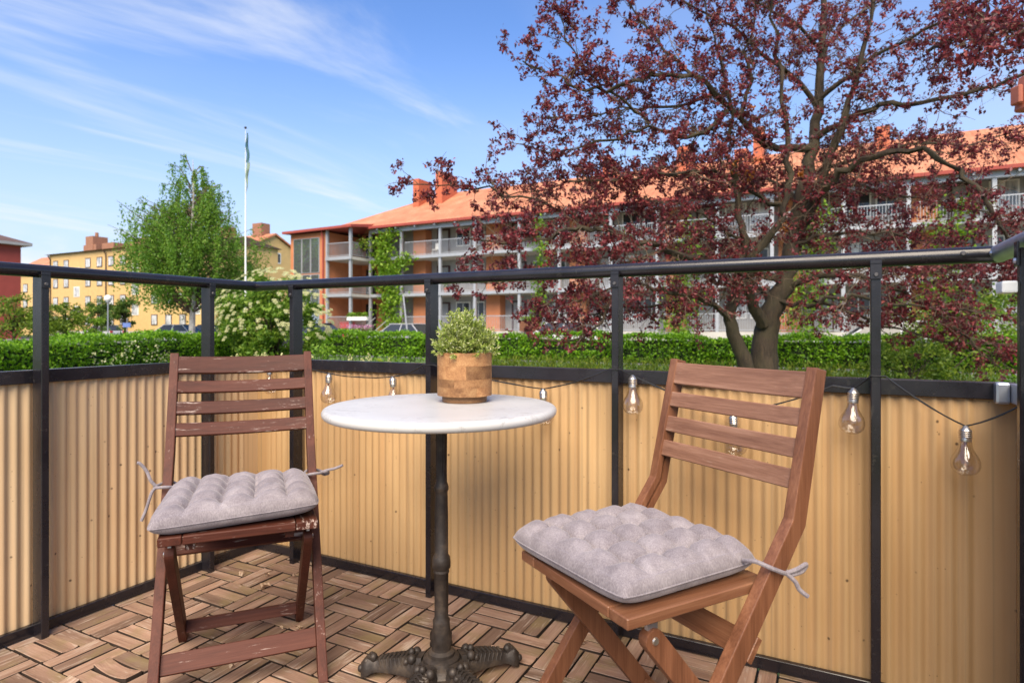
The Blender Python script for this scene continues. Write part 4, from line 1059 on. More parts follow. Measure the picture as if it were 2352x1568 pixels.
# ------------------------------------------------------------------ dark red tree
tree = thing('red_leaved_tree', 'big dark red leaved tree with forked brown trunk behind the railing', 'tree', survey(1755, 751, 8.6) + Vector((0, 0, -CAMZ-0.30)))
TB = Vector(tree.location)
def S(px, py, d): return survey(px, py, d) - TB
LIMBS = [
 # (points as bearing+distance, start radius, end radius, leafiness)
 ('trunk', [(1760, 955, 8.6), (1756, 850, 8.6), (1758, 780, 8.6), (1768, 720, 8.6), (1795, 660, 8.6), (1815, 590, 8.65), (1830, 510, 8.7), (1845, 430, 8.7), (1868, 340, 8.8), (1878, 250, 8.9), (1885, 150, 9.0), (1892, 20, 9.1), (1890, -120, 9.2)], 0.36, 0.05, 0.25),
 ('trunk', [(1730, 955, 8.5), (1716, 845, 8.45), (1690, 780, 8.4), (1676, 735, 8.4), (1690, 660, 8.4), (1706, 600, 8.35), (1712, 550, 8.3), (1698, 500, 8.3), (1690, 430, 8.3), (1688, 370, 8.2)], 0.20, 0.05, 0.3),
 ('b', [(1752, 745, 8.5), (1728, 690, 8.35), (1712, 640, 8.3), (1722, 600, 8.2), (1770, 540, 8.1), (1800, 480, 8.0), (1815, 400, 8.0), (1806, 310, 8.0), (1792, 200, 8.0), (1780, 80, 8.0), (1770, -40, 8.0)], 0.12, 0.02, 0.5),
 ('b', [(1832, 530, 8.7), (1872, 465, 8.5), (1898, 385, 8.4), (1930, 300, 8.3), (1962, 200, 8.2), (1990, 90, 8.1), (2012, -40, 8.0)], 0.13, 0.025, 0.5),
 ('b', [(1690, 430, 8.3), (1670, 340, 8.2), (1690, 260, 8.1), (1660, 170, 8.0), (1640, 80, 7.9), (1610, -20, 7.8)], 0.05, 0.012, 0.9),
 ('b', [(1800, 640, 8.6), (1700, 622, 8.3), (1606, 598, 8.0), (1530, 572, 7.7), (1458, 550, 7.5), (1390, 527, 7.3), (1336, 523, 7.2), (1280, 532, 7.1), (1236, 552, 7.0), (1160, 560, 6.9), (1080, 548, 6.9)], 0.085, 0.012, 1.0),
 ('b', [(1458, 550, 7.5), (1350, 500, 7.6), (1230, 462, 7.6), (1120, 440, 7.6), (1030, 428, 7.6), (940, 424, 7.6)], 0.035, 0.006, 1.2),
 ('b', [(1676, 735, 8.4), (1640, 700, 8.2), (1580, 678, 7.9), (1520, 664, 7.7), (1460, 650, 7.5), (1400, 668, 7.3), (1330, 690, 7.2), (1240, 700, 7.1)], 0.06, 0.010, 0.9),
 ('b', [(1430, 655, 7.4), (1400, 690, 7.3), (1385, 740, 7.2), (1340, 775, 7.1), (1270, 782, 7.0)], 0.04, 0.008, 0.6),
 ('b', [(1868, 340, 8.8), (1800, 345, 8.6), (1752, 330, 8.4), (1720, 290, 8.3), (1690, 262, 8.2), (1640, 215, 8.0), (1590, 172, 7.8), (1520, 168, 7.6), (1450, 190, 7.4), (1390, 212, 7.3), (1330, 200, 7.2), (1265, 170, 7.2), (1200, 140, 7.1)], 0.085, 0.010, 1.0),
 ('b', [(1669, 256, 8.1), (1620, 300, 8.0), (1559, 321, 7.9), (1491, 288, 7.7), (1420, 318, 7.6), (1350, 338, 7.5), (1270, 350, 7.4), (1190, 330, 7.3)], 0.05, 0.008, 0.8),
 ('b', [(1491, 285, 7.7), (1440, 240, 7.6), (1381, 207, 7.5), (1330, 140, 7.4), (1290, 70, 7.4), (1270, -20, 7.4)], 0.03, 0.008, 1.1),
 ('b', [(1590, 172, 7.8), (1530, 110, 7.8), (1470, 50, 7.8), (1420, -30, 7.8)], 0.035, 0.010, 1.1),
 ('b', [(1700, 262, 8.2), (1720, 190, 8.2), (1716, 120, 8.2), (1735, 40, 8.2), (1740, -60, 8.2)], 0.045, 0.014, 0.8),
 ('b', [(1878, 250, 8.9), (1820, 170, 8.8), (1750, 120, 8.7), (1680, 60, 8.6), (1600, 20, 8.5), (1520, -20, 8.4)], 0.06, 0.012, 0.9),
 ('b', [(1690, 430, 8.3), (1660, 400, 8.1), (1600, 395, 7.9), (1530, 400, 7.7), (1460, 410, 7.6), (1380, 415, 7.5), (1290, 420, 7.4)], 0.04, 0.008, 1.5),
 ('b', [(1706, 560, 8.3), (1650, 520, 8.1), (1590, 480, 8.0), (1520, 460, 7.9), (1440, 450, 7.8)], 0.035, 0.008, 1.4),
 ('b', [(1830, 520, 8.7), (1880, 450, 8.4), (1930, 395, 8.1), (1980, 368, 7.9), (2060, 348, 7.6), (2130, 350, 7.4), (2200, 392, 7.2), (2250, 440, 7.0), (2290, 510, 6.9), (2330, 580, 6.8)], 0.085, 0.020, 0.45),
 ('b', [(1872, 320, 8.8), (1930, 285, 8.5), (2000, 252, 8.2), (2070, 238, 7.9), (2150, 230, 7.6), (2250, 205, 7.3), (2360, 165, 7.0), (2470, 130, 6.8)], 0.07, 0.022, 0.6),
 ('b', [(1880, 230, 8.9), (1950, 170, 8.6), (2030, 120, 8.3), (2120, 70, 8.0), (2230, 20, 7.7), (2320, -40, 7.5)], 0.055, 0.014, 1.1),
 ('b', [(1800, 655, 8.6), (1860, 640, 8.3), (1930, 625, 8.0), (2000, 640, 7.8), (2080, 670, 7.6), (2150, 715, 7.4), (2220, 780, 7.2), (2290, 840, 7.0)], 0.07, 0.010, 0.55),
 ('b', [(1785, 690, 8.5), (1840, 700, 8.2), (1900, 688, 7.9), (1960, 675, 7.7), (2040, 700, 7.5), (2120, 705, 7.3), (2210, 712, 7.1), (2310, 730, 7.0)], 0.05, 0.010, 0.5),
 ('b', [(1845, 430, 8.7), (1920, 420, 9.2), (2010, 440, 9.6), (2110, 455, 9.9), (2220, 480, 10.1), (2330, 500, 10.2)], 0.05, 0.012, 1.2),
 ('b', [(1885, 160, 9.0), (1900, 100, 9.4), (1960, 40, 9.8), (2040, -10, 10.1)], 0.05, 0.015, 1.0),
 ('b', [(1840, 470, 8.7), (1790, 420, 9.2), (1720, 400, 9.7), (1640, 420, 10.1), (1550, 440, 10.4)], 0.05, 0.012, 1.2),
 ('b', [(2130, 120, 7.6), (2200, 90, 6.6), (2270, 70, 5.6), (2340, 60, 4.9), (2420, 70, 4.5)], 0.03, 0.012, 1.5),
 ('b', [(1768, 700, 8.6), (1730, 640, 9.0), (1650, 560, 9.5), (1560, 520, 9.9), (1470, 500, 10.2)], 0.05, 0.010, 1.2),
 ('b', [(2000, 640, 7.8), (2080, 600, 7.6), (2160, 590, 7.4), (2260, 600, 7.2), (2350, 590, 7.0)], 0.03, 0.008, 0.9),
 ('b', [(1800, 470, 8.7), (1720, 440, 9.0), (1620, 410, 9.2), (1500, 395, 9.4), (1380, 400, 9.5), (1260, 430, 9.6), (1150, 455, 9.7)], 0.05, 0.010, 1.4),
 ('b', [(1850, 400, 8.7), (1920, 380, 8.9), (2010, 350, 9.1), (2120, 330, 9.3), (2230, 330, 9.4), (2350, 300, 9.5)], 0.05, 0.012, 1.2),
 ('b', [(1820, 560, 8.6), (1900, 540, 8.4), (2000, 530, 8.2), (2110, 545, 8.0), (2230, 560, 7.9)], 0.04, 0.010, 1.1),
 ('b', [(1640, 215, 8.0), (1560, 240, 8.2), (1460, 250, 8.4), (1350, 265, 8.6), (1240, 270, 8.7)], 0.04, 0.010, 1.1),
 ('b', [(1890, 120, 9.0), (1830, 60, 8.7), (1750, 10, 8.4), (1640, -20, 8.1)], 0.045, 0.012, 1.0),
 ('b', [(1640, 700, 8.2), (1560, 690, 8.3), (1460, 705, 8.4), (1350, 725, 8.5), (1230, 725, 8.6)], 0.035, 0.008, 1.3),
 ('b', [(1870, 690, 8.0), (1960, 720, 7.9), (2060, 755, 7.8), (2160, 780, 7.7), (2270, 790, 7.6)], 0.035, 0.008, 1.2),
 ('b', [(1900, 630, 8.2), (2000, 610, 8.5), (2110, 620, 8.8), (2240, 640, 9.0), (2360, 650, 9.2)], 0.035, 0.008, 1.2),
 ('b', [(1530, 572, 7.7), (1450, 600, 7.5), (1370, 620, 7.3), (1280, 620, 7.1), (1180, 640, 7.0), (1080, 650, 7.0)], 0.03, 0.006, 1.2),
]
def jag(pts, amt):
    out = []
    for i in range(len(pts)-1):
        for s in (0, 0.34, 0.67):
            out.append(pts[i].lerp(pts[i+1], s) + Vector(rng.normal(0, amt, 3)) * (1 if (i or s) else 0))
    return out + [pts[-1]]
TWIG = MB(); LEAF_C = []; LEAF_A = []; LEAF_S = []; ORG = []
def grow(p0, d, L, r, leafy, lvl):
    n = 4 if lvl else 5
    pts = [p0]; p = p0.copy(); d = d.normalized()
    for i in range(n):
        d = (d + Vector(rng.normal(0, 0.26, 3)) + Vector((0, 0, -0.05 if lvl else 0.03))).normalized()
        p = p + d * (L / n); pts.append(p.copy())
    TWIG.tube(pts, [r*(1-0.75*i/n) for i in range(n+1)], 4 if lvl else 5, cap=False)
    if lvl < 2:
        cnt = int(L / (0.115 if lvl else 0.125)) + 1
        for _ in range(cnt):
            s = rng.uniform(0.15, 1.0) * n; i = min(n-1, int(s)); b = pts[i].lerp(pts[i+1], s - i)
            dd = ((pts[i+1]-pts[i]).normalized()*0.7 + Vector(rng.normal(0, 0.75, 3)) + Vector((0, 0, 0.05)))
            grow(b, dd, L * rng.uniform(0.25, 0.5), max(0.0016, r*0.42), leafy, lvl + 1)
    if lvl >= 1 and rng.random() < min(0.95, 0.62*leafy + 0.08):
        k_ = rng.integers(6, 14) if lvl == 2 else rng.integers(7, 16)
        for _ in range(k_):
            s = rng.uniform(0.35, 1.05) * n; i = min(n-1, int(s)); b = pts[i].lerp(pts[i+1], s - i)
            a = Vector(rng.normal(0, 1, 3)) * 0.8 + Vector((0, 0, -0.55))
            LEAF_C.append(tuple(b + a.normalized()*rng.uniform(0.02, 0.06))); LEAF_A.append(tuple(a*1.2)); LEAF_S.append(rng.uniform(0.028, 0.062))
for kind, pts, r0_, r1_, leafy in LIMBS:
    P_ = jag([S(*p) for p in pts], 0.012 if kind == 'trunk' else 0.020); n = len(P_)
    rad = [(r0_ + (r1_-r0_) * (i/(n-1))**0.7) * (0.62 if kind == 'trunk' else 0.74) for i in range(n)]
    mb = MB(); mb.tube(P_, rad, 12 if kind == 'trunk' else 8)
    # bark ridges
    mb.v = [tuple(Vector(v) * 1.0 + Vector(rng.normal(0, 1, 3)) * (0.004 if r0_ > 0.08 else 0.0015)) for v in mb.v]
    mb.build('trunk' if kind == 'trunk' else 'branch', M['bark'], tree, True)
    acc = 0; start = 0.45 if kind == 'trunk' else 0.14
    for i in range(1, n):
        seg = P_[i] - P_[i-1]; acc += seg.length
        if i/n < start: continue
        while acc > 0.080:
            acc -= 0.080
            b = P_[i-1].lerp(P_[i], rng.random())
            out = Vector((b.x, b.y, 0)); out = out.normalized() if out.length > 0.1 else Vector((0, 0, 0))
            d = seg.normalized()*0.55 + out*0.25 + Vector(rng.normal(0, 0.7, 3)) + Vector((0, 0, 0.18))
            tipf = i / n
            grow(b, d, rng.uniform(0.28, 0.75) * (1.1 - 0.35*tipf), 0.0085 - 0.003*tipf, leafy * (0.45 + 0.7*tipf) * (0.95 if b.x > 0.6 else 1.0), 0)
twg = TWIG.build('twigs', M['twig'], tree); twg['kind'] = 'stuff'
LEAF_C = np.array(LEAF_C); LEAF_A = np.array(LEAF_A)
lf = link('crown', leaf_mesh('crown', LEAF_C, np.array(LEAF_S), aspect=0.62, fold=0.28, axis=LEAF_A), M['red_leaf'], tree); lf['kind'] = 'stuff'
oc = clumps([S(1690, 385, 8.1), S(1715, 400, 8.1), S(1740, 375, 8.2), S(1800, 520, 8.1), S(1725, 250, 8.1), S(1840, 400, 8.2)], [0.12, 0.10, 0.09, 0.10, 0.06, 0.06], 16)
lf = link('withered_leaves', leaf_mesh('withered_leaves', oc, 0.07, aspect=0.45, fold=0.4, axis=np.array([0, 0, -1.0])), M['orange_leaf'], tree); lf['kind'] = 'stuff'
print('leaves', len(LEAF_C), 'twig faces', len(TWIG.f))
# ------------------------------------------------------------------ hedges
def hedge(label, org, rz, length, depth, height, n, core_z, size, seed, lean=0.0):
    t = thing('hedge', label, 'hedge', org, rz, 'clipped hedges round the garden')
    lr = np.random.default_rng(seed)
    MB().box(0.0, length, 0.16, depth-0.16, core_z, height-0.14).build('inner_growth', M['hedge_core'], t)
    x = lr.uniform(0, length, n); f = lr.random(n)
    y = np.where(f < 0.55, lr.normal(0.06, 0.06, n), np.where(f < 0.9, lr.uniform(0, depth, n), lr.normal(depth-0.06, 0.06, n)))
    zf = lr.random(n)
    bot = 0.03 if core_z < 0.2 else 0.12
    z = np.where((f >= 0.55) & (f < 0.9), height + lr.normal(-0.03, 0.035, n), bot + (height-bot) * zf)
    wob = 0.035*np.sin(x*2.3+seed) + 0.03*np.sin(x*5.1) + 0.05*np.sin(x*0.8)
    z = z + wob * (z > height*0.6); y = y + 0.04*np.sin(x*3.3)*np.cos(z*7)
    if core_z > 0.2:      # thin, leggy foot: drop most leaves low down
        keep = (z > core_z) | (lr.random(n) < 0.55 + 0.25*np.sin(x*2.1)); x, y, z = x[keep], y[keep], z[keep]
    leaves('foliage', np.stack([x, y, z], 1), lr.uniform(size*0.7, size*1.3, len(x)), M['hedge'], t, aspect=0.62, up=0.5)
    s = MB()
    for i in range(int(length/0.22)):
        px_ = lr.uniform(0, length); py_ = lr.uniform(0.15, depth-0.15)
        s.tube([(px_, py_, -0.1), (px_+lr.normal(0, 0.05), py_, height*0.4), (px_+lr.normal(0, 0.1), py_+lr.normal(0, 0.05), height*0.85)], [0.012, 0.009, 0.004], 4)
    s.build('stems', M['twig'], t)['kind'] = 'stuff'
    return t
hedge('dense clipped green hedge along the left side of the garden', (-7.94, 4.0, -0.28), R(90), 14.9, 0.75, 1.01, 30000, 0.05, 0.060, 3)
hedge('thin leggy green hedge behind the red tree and table', W(-15.6, 14.94, -0.28), TH, 26.7, 0.8, 1.01, 44000, 0.30, 0.075, 5)
gs = rng.uniform([-10.0, 14.3, -0.25], [3, 14.95, 0.22], (9000, 3)); gs[:, 2] -= 0.2*rng.random(9000)
gp_ = np.outer(gs[:, 0], EU) + np.outer(gs[:, 1], NV); gp_[:, 2] = gs[:, 2] + 0.0
go = link('grass', leaf_mesh('grass', gp_, rng.uniform(0.08, 0.20, 9000), aspect=0.09, fold=0.1, axis=np.array([0, 0, 2.2])), M['grass']); tag(go, 'yellow green grass growing in front of the thin hedge', 'grass', kind='stuff')
wf = clumps([(-7.86, 12.6, 0.45), (-7.86, 13.3, 0.35), (-7.86, 12.2, 0.28), (-7.86, 13.8, 0.25), (-7.86, 11.6, 0.36)], [0.30, 0.30, 0.25, 0.2, 0.22], 26, (0.25, 1.3, 0.8))
t = thing('flowering_creeper', 'small white blossoms growing through the left hedge', 'flowers', (-7.9, 12.8, -0.28))
leaves('blossoms', wf - np.array(t.location), 0.05, M['cream'], t, aspect=0.9)
leaves('foliage', wf[::2] - np.array(t.location) + rng.normal(0, 0.08, wf[::2].shape), 0.06, M['hedge'], t)

# ------------------------------------------------------------------ trees and shrubs
def crown_shrub(name, label, cat, base, h, rx, ry, mat, n_cl, per, leaf, trunk_h=0.3, tr=0.05, r_cl=0.35, shape=None, bark='bark', group=None, up=0.3):
    t = thing(name, label, cat, base, 0, group)
    cs = []; rs = []
    while len(cs) < n_cl:
        p = rng.normal(size=3); p = p / np.linalg.norm(p) * rng.random()**0.45
        zf = (p[2] + 1) / 2
        k_ = shape(zf) if shape else 1.0
        cs.append((p[0]*rx*k_, p[1]*ry*k_, trunk_h + (h-trunk_h)*zf)); rs.append(r_cl * rng.uniform(0.6, 1.25))
    leaves('crown', clumps(cs, rs, per, (1, 1, 0.75), 0.35), leaf * rng.uniform(0.7, 1.3, n_cl*per), M[mat], t, up=up)
    m = MB(); top = Vector((0, 0, trunk_h + (h-trunk_h)*0.6))
    m.tube([(0, 0, -0.1), (tr*0.5, 0, trunk_h), top], [tr*1.3, tr, tr*0.4], 8); m.build('trunk', M[bark], t, True)
    m = MB()
    for i in range(min(n_cl, 26)):
        c = cs[i]; s = rng.uniform(0.2, 0.8); b = Vector((0, 0, trunk_h*0.8)).lerp(top, s*0.9)
        m.tube([b, (Vector(c)+b)/2 + Vector((0, 0, 0.08*h)), c], [tr*0.45, tr*0.3, tr*0.1], 5)
    m.build('branches', M[bark], t, True)
    return t
def gpt(px, d, z=-0.33): 
    p = survey(px, 751, d); return (p.x, p.y, z)
# birch with hanging twigs
bt = thing('birch_tree', 'tall green birch with drooping foliage in front of the yellow block', 'tree', gpt(440, 45))
def bw(z):   # half width of the crown by height
    return np.interp(z, [1.2, 3.5, 6.0, 8.0, 8.9, 10.0, 11.5, 13.0, 13.9], [2.2, 3.8, 4.7, 5.3, 5.4, 3.4, 2.3, 1.3, 0.3])
C_ = []; A_ = []
bsk = MB(); bsk.tube([(0, 0, -0.1), (0.1, 0, 3), (0.0, 0, 7), (0.15, 0, 11), (0.1, 0, 13.6)], [0.24, 0.20, 0.14, 0.07, 0.02], 8); bsk.build('trunk', M['birch_bark'], bt, True)
bb = MB()
for i in range(270):
    z0 = rng.triangular(2.6, 7.0, 13.8); a = rng.uniform(0, 2*math.pi); w_ = bw(z0) * (0.55 + 0.5*rng.random()) * (1 + 0.12*math.sin(3*a + z0*1.7))
    tip = Vector((math.cos(a)*w_, math.sin(a)*w_, z0 + rng.normal(0, 0.3))); b0 = Vector((0, 0, max(2.2, z0 - w_*0.65)))
    mid = b0.lerp(tip, 0.55) + Vector((0, 0, 0.45))
    bb.tube([b0, mid, tip], [0.05, 0.03, 0.012], 4)
    for j in range(7):
        s = rng.uniform(0.5, 1.0); b = b0.lerp(mid, s/0.55) if s < 0.55 else mid.lerp(tip, (s-0.55)/0.45)
        Ls = rng.uniform(0.5, 2.6) * min(1.0, z0/6); m_ = int(Ls*13) + 3
        dx, dy = rng.normal(0, 0.20, 2)
        for q_ in range(m_):
            f = q_/m_; C_.append((b.x + dx*f + rng.normal(0, 0.10), b.y + dy*f + rng.normal(0, 0.10), max(0.9, b.z - Ls*f + rng.normal(0, 0.08))))
bb.build('branches', M['twig'], bt, True)
leaves('crown', np.array(C_), rng.uniform(0.11, 0.21, len(C_)), M['birch'], bt, aspect=0.7, droop=1.2)
crown_shrub('small_tree', 'small dark green round tree left of the street lamp', 'tree', gpt(232, 56), 4.2, 1.15, 1.15, 'darkgreen', 30, 90, 0.17, 1.2, 0.10, 0.45, group='small trees by the parking road')
crown_shrub('small_tree', 'small dark green round tree right of the street lamp', 'tree', gpt(286, 55), 4.2, 1.3, 1.2, 'darkgreen', 34, 90, 0.17, 1.1, 0.10, 0.45, group='small trees by the parking road')
crown_shrub('shrub', 'broad feathery green shrub beyond the hedge beside the left rail post', 'shrub', gpt(150, 33), 2.9, 1.55, 1.5, 'bush', 46, 95, 0.13, 0.4, 0.07, 0.42, group='shrubs beyond the left hedge')
crown_shrub('shrub', 'loose green shrub in front of the red house at the left edge', 'shrub', gpt(30, 32), 2.9, 1.75, 1.5, 'bush', 44, 80, 0.13, 0.3, 0.07, 0.42, group='shrubs beyond the left hedge')
crown_shrub('shrub', 'low lime green shrub at the foot of the small round trees', 'shrub', gpt(222, 45), 2.2, 0.8, 0.8, 'lime', 16, 70, 0.14, 0.3, 0.04, 0.34, group='shrubs beyond the left hedge')
crown_shrub('shrub', 'leafy mid green shrub beside the trunk of the birch', 'shrub', gpt(530, 40), 2.6, 1.2, 1.0, 'bush', 24, 80, 0.14, 0.3, 0.05, 0.4)
crown_shrub('tree', 'narrow green treetop showing above the red roof', 'tree', gpt(1530, 66), 20.8, 2.0, 2.0, 'bush', 70, 80, 0.30, 4, 0.2, 0.8)
crown_shrub('tree', 'olive green tree behind the flagpole next to the birch', 'tree', gpt(555, 62), 9.6, 2.1, 2.0, 'darkgreen', 44, 90, 0.26, 2, 0.16, 0.7)
crown_shrub('shrub', 'bright green shrub behind the red branches near the end post', 'shrub', gpt(2180, 11.5, -0.28), 2.2, 1.15, 0.9, 'bush', 40, 110, 0.07, 0.1, 0.03, 0.30, group='green shrubs at the right end of the garden')
crown_shrub('shrub', 'lime green shrub at the right end of the garden by the end post', 'shrub', gpt(2370, 12.5, -0.28), 2.4, 1.1, 0.9, 'lime', 34, 100, 0.075, 0.1, 0.03, 0.30, group='green shrubs at the right end of the garden')
crown_shrub('shrub', 'low green shrub under the drooping red branches at right', 'shrub', gpt(2090, 9.8, -0.28), 1.1, 0.85, 0.5, 'bush', 24, 100, 0.06, 0.05, 0.02, 0.22, group='green shrubs at the right end of the garden')
crown_shrub('shrub', 'fresh light green bush behind the corner posts', 'shrub', gpt(728, 8.6, -0.28), 1.02, 0.24, 0.24, 'lime', 14, 60, 0.05, 0.05, 0.012, 0.13)
# elder in blossom
eb = thing('elder_bush', 'round green bush covered in cream white flower heads near the corner', 'shrub', gpt(630, 16.5, -0.25))
cs = []; rs = []
for i in range(120):
    p = rng.normal(size=3); p /= np.linalg.norm(p); p *= rng.random()**0.4
    cs.append((p[0]*1.28, p[1]*1.05, 1.38 + p[2]*(1.17 if p[2] > 0 else 1.2))); rs.append(rng.uniform(0.18, 0.34))
leaves('crown', clumps(cs, rs, 120, (1, 1, 0.8), 0.3), rng.uniform(0.075, 0.14, 120*120), M['elder'], eb, aspect=0.5, up=0.6)
for i in range(14):
    a = rng.uniform(0, 6.28); r_ = rng.uniform(0.3, 1.0); MB().tube([(0.05*math.cos(a), 0.05*math.sin(a), -0.1), (0.4*r_*math.cos(a), 0.4*r_*math.sin(a), 0.9), (r_*math.cos(a), r_*math.sin(a), 1.7)], [0.035, 0.025, 0.01], 5).build('stem', M['bark'], eb, True)
um = clumps([(0, 0, 0)], [0.085], 60, (1, 1, 0.18), 0.1)
UM = leaf_mesh('flower_head', um, 0.034, aspect=0.95, fold=0.15, up=1.5); UM.materials.append(M['cream'])
for i in range(230):
    while True:
        p = rng.normal(size=3); p /= np.linalg.norm(p)
        if p[1] < 0.45 and p[2] > -0.45: break
    q_ = Vector((p[0]*1.50*rng.uniform(0.95, 1.04), p[1]*1.32, 1.42 + p[2]*(1.36 if p[2] > 0 else 1.2)))
    o = bpy.data.objects.new('flower_head', UM); COL.objects.link(o); o.parent = eb; o.location = q_
    nrm = Vector((p[0]*0.7, p[1]*0.7 - 0.25, 0.75 + 0.3*p[2])); o.rotation_euler = nrm.to_track_quat('Z', 'Y').to_euler(); sc = rng.uniform(0.6, 1.15); o.scale = (sc, sc, sc)
for i, (px, d, h, n, lab) in enumerate([(575, 4.6, 0.755, 7, 'cream plumed garden plant just behind the dark chair back'), (640, 4.9, 0.765, 8, 'cream plumed garden plant between the two corner posts'), (866, 5.4, 0.715, 7, 'cream plumed garden plant outside the railing, left of the table')]):
    t = thing('flowering_plant', lab, 'plant', gpt(px, d, -0.28), 0, 'cream plumed plants outside the railing')
    pc = []; m = MB()
    for k_ in range(n):
        x, y = rng.normal(0, 0.10, 2); z = (h + 0.28) * rng.uniform(0.90, 1.0)
        m.tube([(x*0.3, y*0.3, 0), (x, y, z)], [0.005, 0.002], 4)
        f = rng.random(60); pc.append(np.stack([x + rng.normal(0, 1, 60)*0.022*(1.1-f), y + rng.normal(0, 1, 60)*0.022*(1.1-f), z - 0.10*(1-f)], 1))
    m.build('stems', M['stem'], t)['kind'] = 'stuff'
    leaves('plumes', np.concatenate(pc), 0.016, M['plume'], t, aspect=0.8)
    leaves('foliage', rng.normal(0, 1, (160, 3))*[0.12, 0.12, 0.10] + [0, 0, 0.64], 0.07, M['bush'], t)
# climbers on the house
def vine(label, pts, n, mat='lime', r=0.42, size=0.22):
    t = thing('climbing_vine', label, 'vine', W(pts[0][0], V1-0.25, -0.32), TH, 'vines climbing the apartment house')
    C = []; u0 = pts[0][0]
    for (ua, za), (ub, zb) in zip(pts, pts[1:]):
        k_ = int(n * math.hypot(ub-ua, zb-za) / sum(math.hypot(b[0]-a[0], b[1]-a[1]) for a, b in zip(pts, pts[1:])))
        s = rng.random(k_); C.append(np.stack([ua + (ub-ua)*s - u0 + rng.normal(0, r*0.6, k_) + 0.3*np.sin(s*9), rng.normal(0, 0.14, k_), za + (zb-za)*s + 0.32 + rng.normal(0, 0.22, k_)], 1))
    leaves('foliage', np.concatenate(C), size * rng.uniform(0.7, 1.3, sum(len(c) for c in C)), M[mat], t, up=0.2)
    m = MB(); m.tube([(0, 0, -0.1)] + [(u-u0, 0.05, z+0.32) for u, z in pts], 0.035, 5); m.build('stem', M['twig'], t, True)
vine('lush lime green vine climbing the house left of the first pier', [(-28.4, -0.3), (-28.3, 1.2), (-28.4, 3.0), (-28.9, 4.9), (-29.2, 6.4), (-28.7, 8.0)], 2600, 'lime', 0.85, 0.26)
vine('branch of lime green vine hanging over the first floor balcony', [(-28.5, 4.6), (-27.6, 5.5), (-26.9, 5.9)], 420, 'lime', 0.5, 0.26)
vine('slim lime green vine on the house wall behind the red tree', [(-16.4, -0.3), (-16.5, 3.0), (-16.3, 5.5), (-16.6, 7.8)], 1120, 'lime', 0.45)
vine('broad green vine on the house behind the red trunk', [(-7.6, -0.3), (-7.4, 2.5), (-7.0, 4.6), (-6.8, 6.8)], 1440, 'lime', 0.8)
vine('patchy green vine on the house right of the red trunk', [(-0.8, -0.3), (-1.0, 3.0), (-0.6, 5.0), (-0.4, 7.2)], 1440, 'lime', 0.9)
vine('green vine on the right part of the house', [(4.2, -0.3), (4.6, 2.5), (5.2, 4.8), (5.6, 7.0)], 1280, 'lime', 0.9)

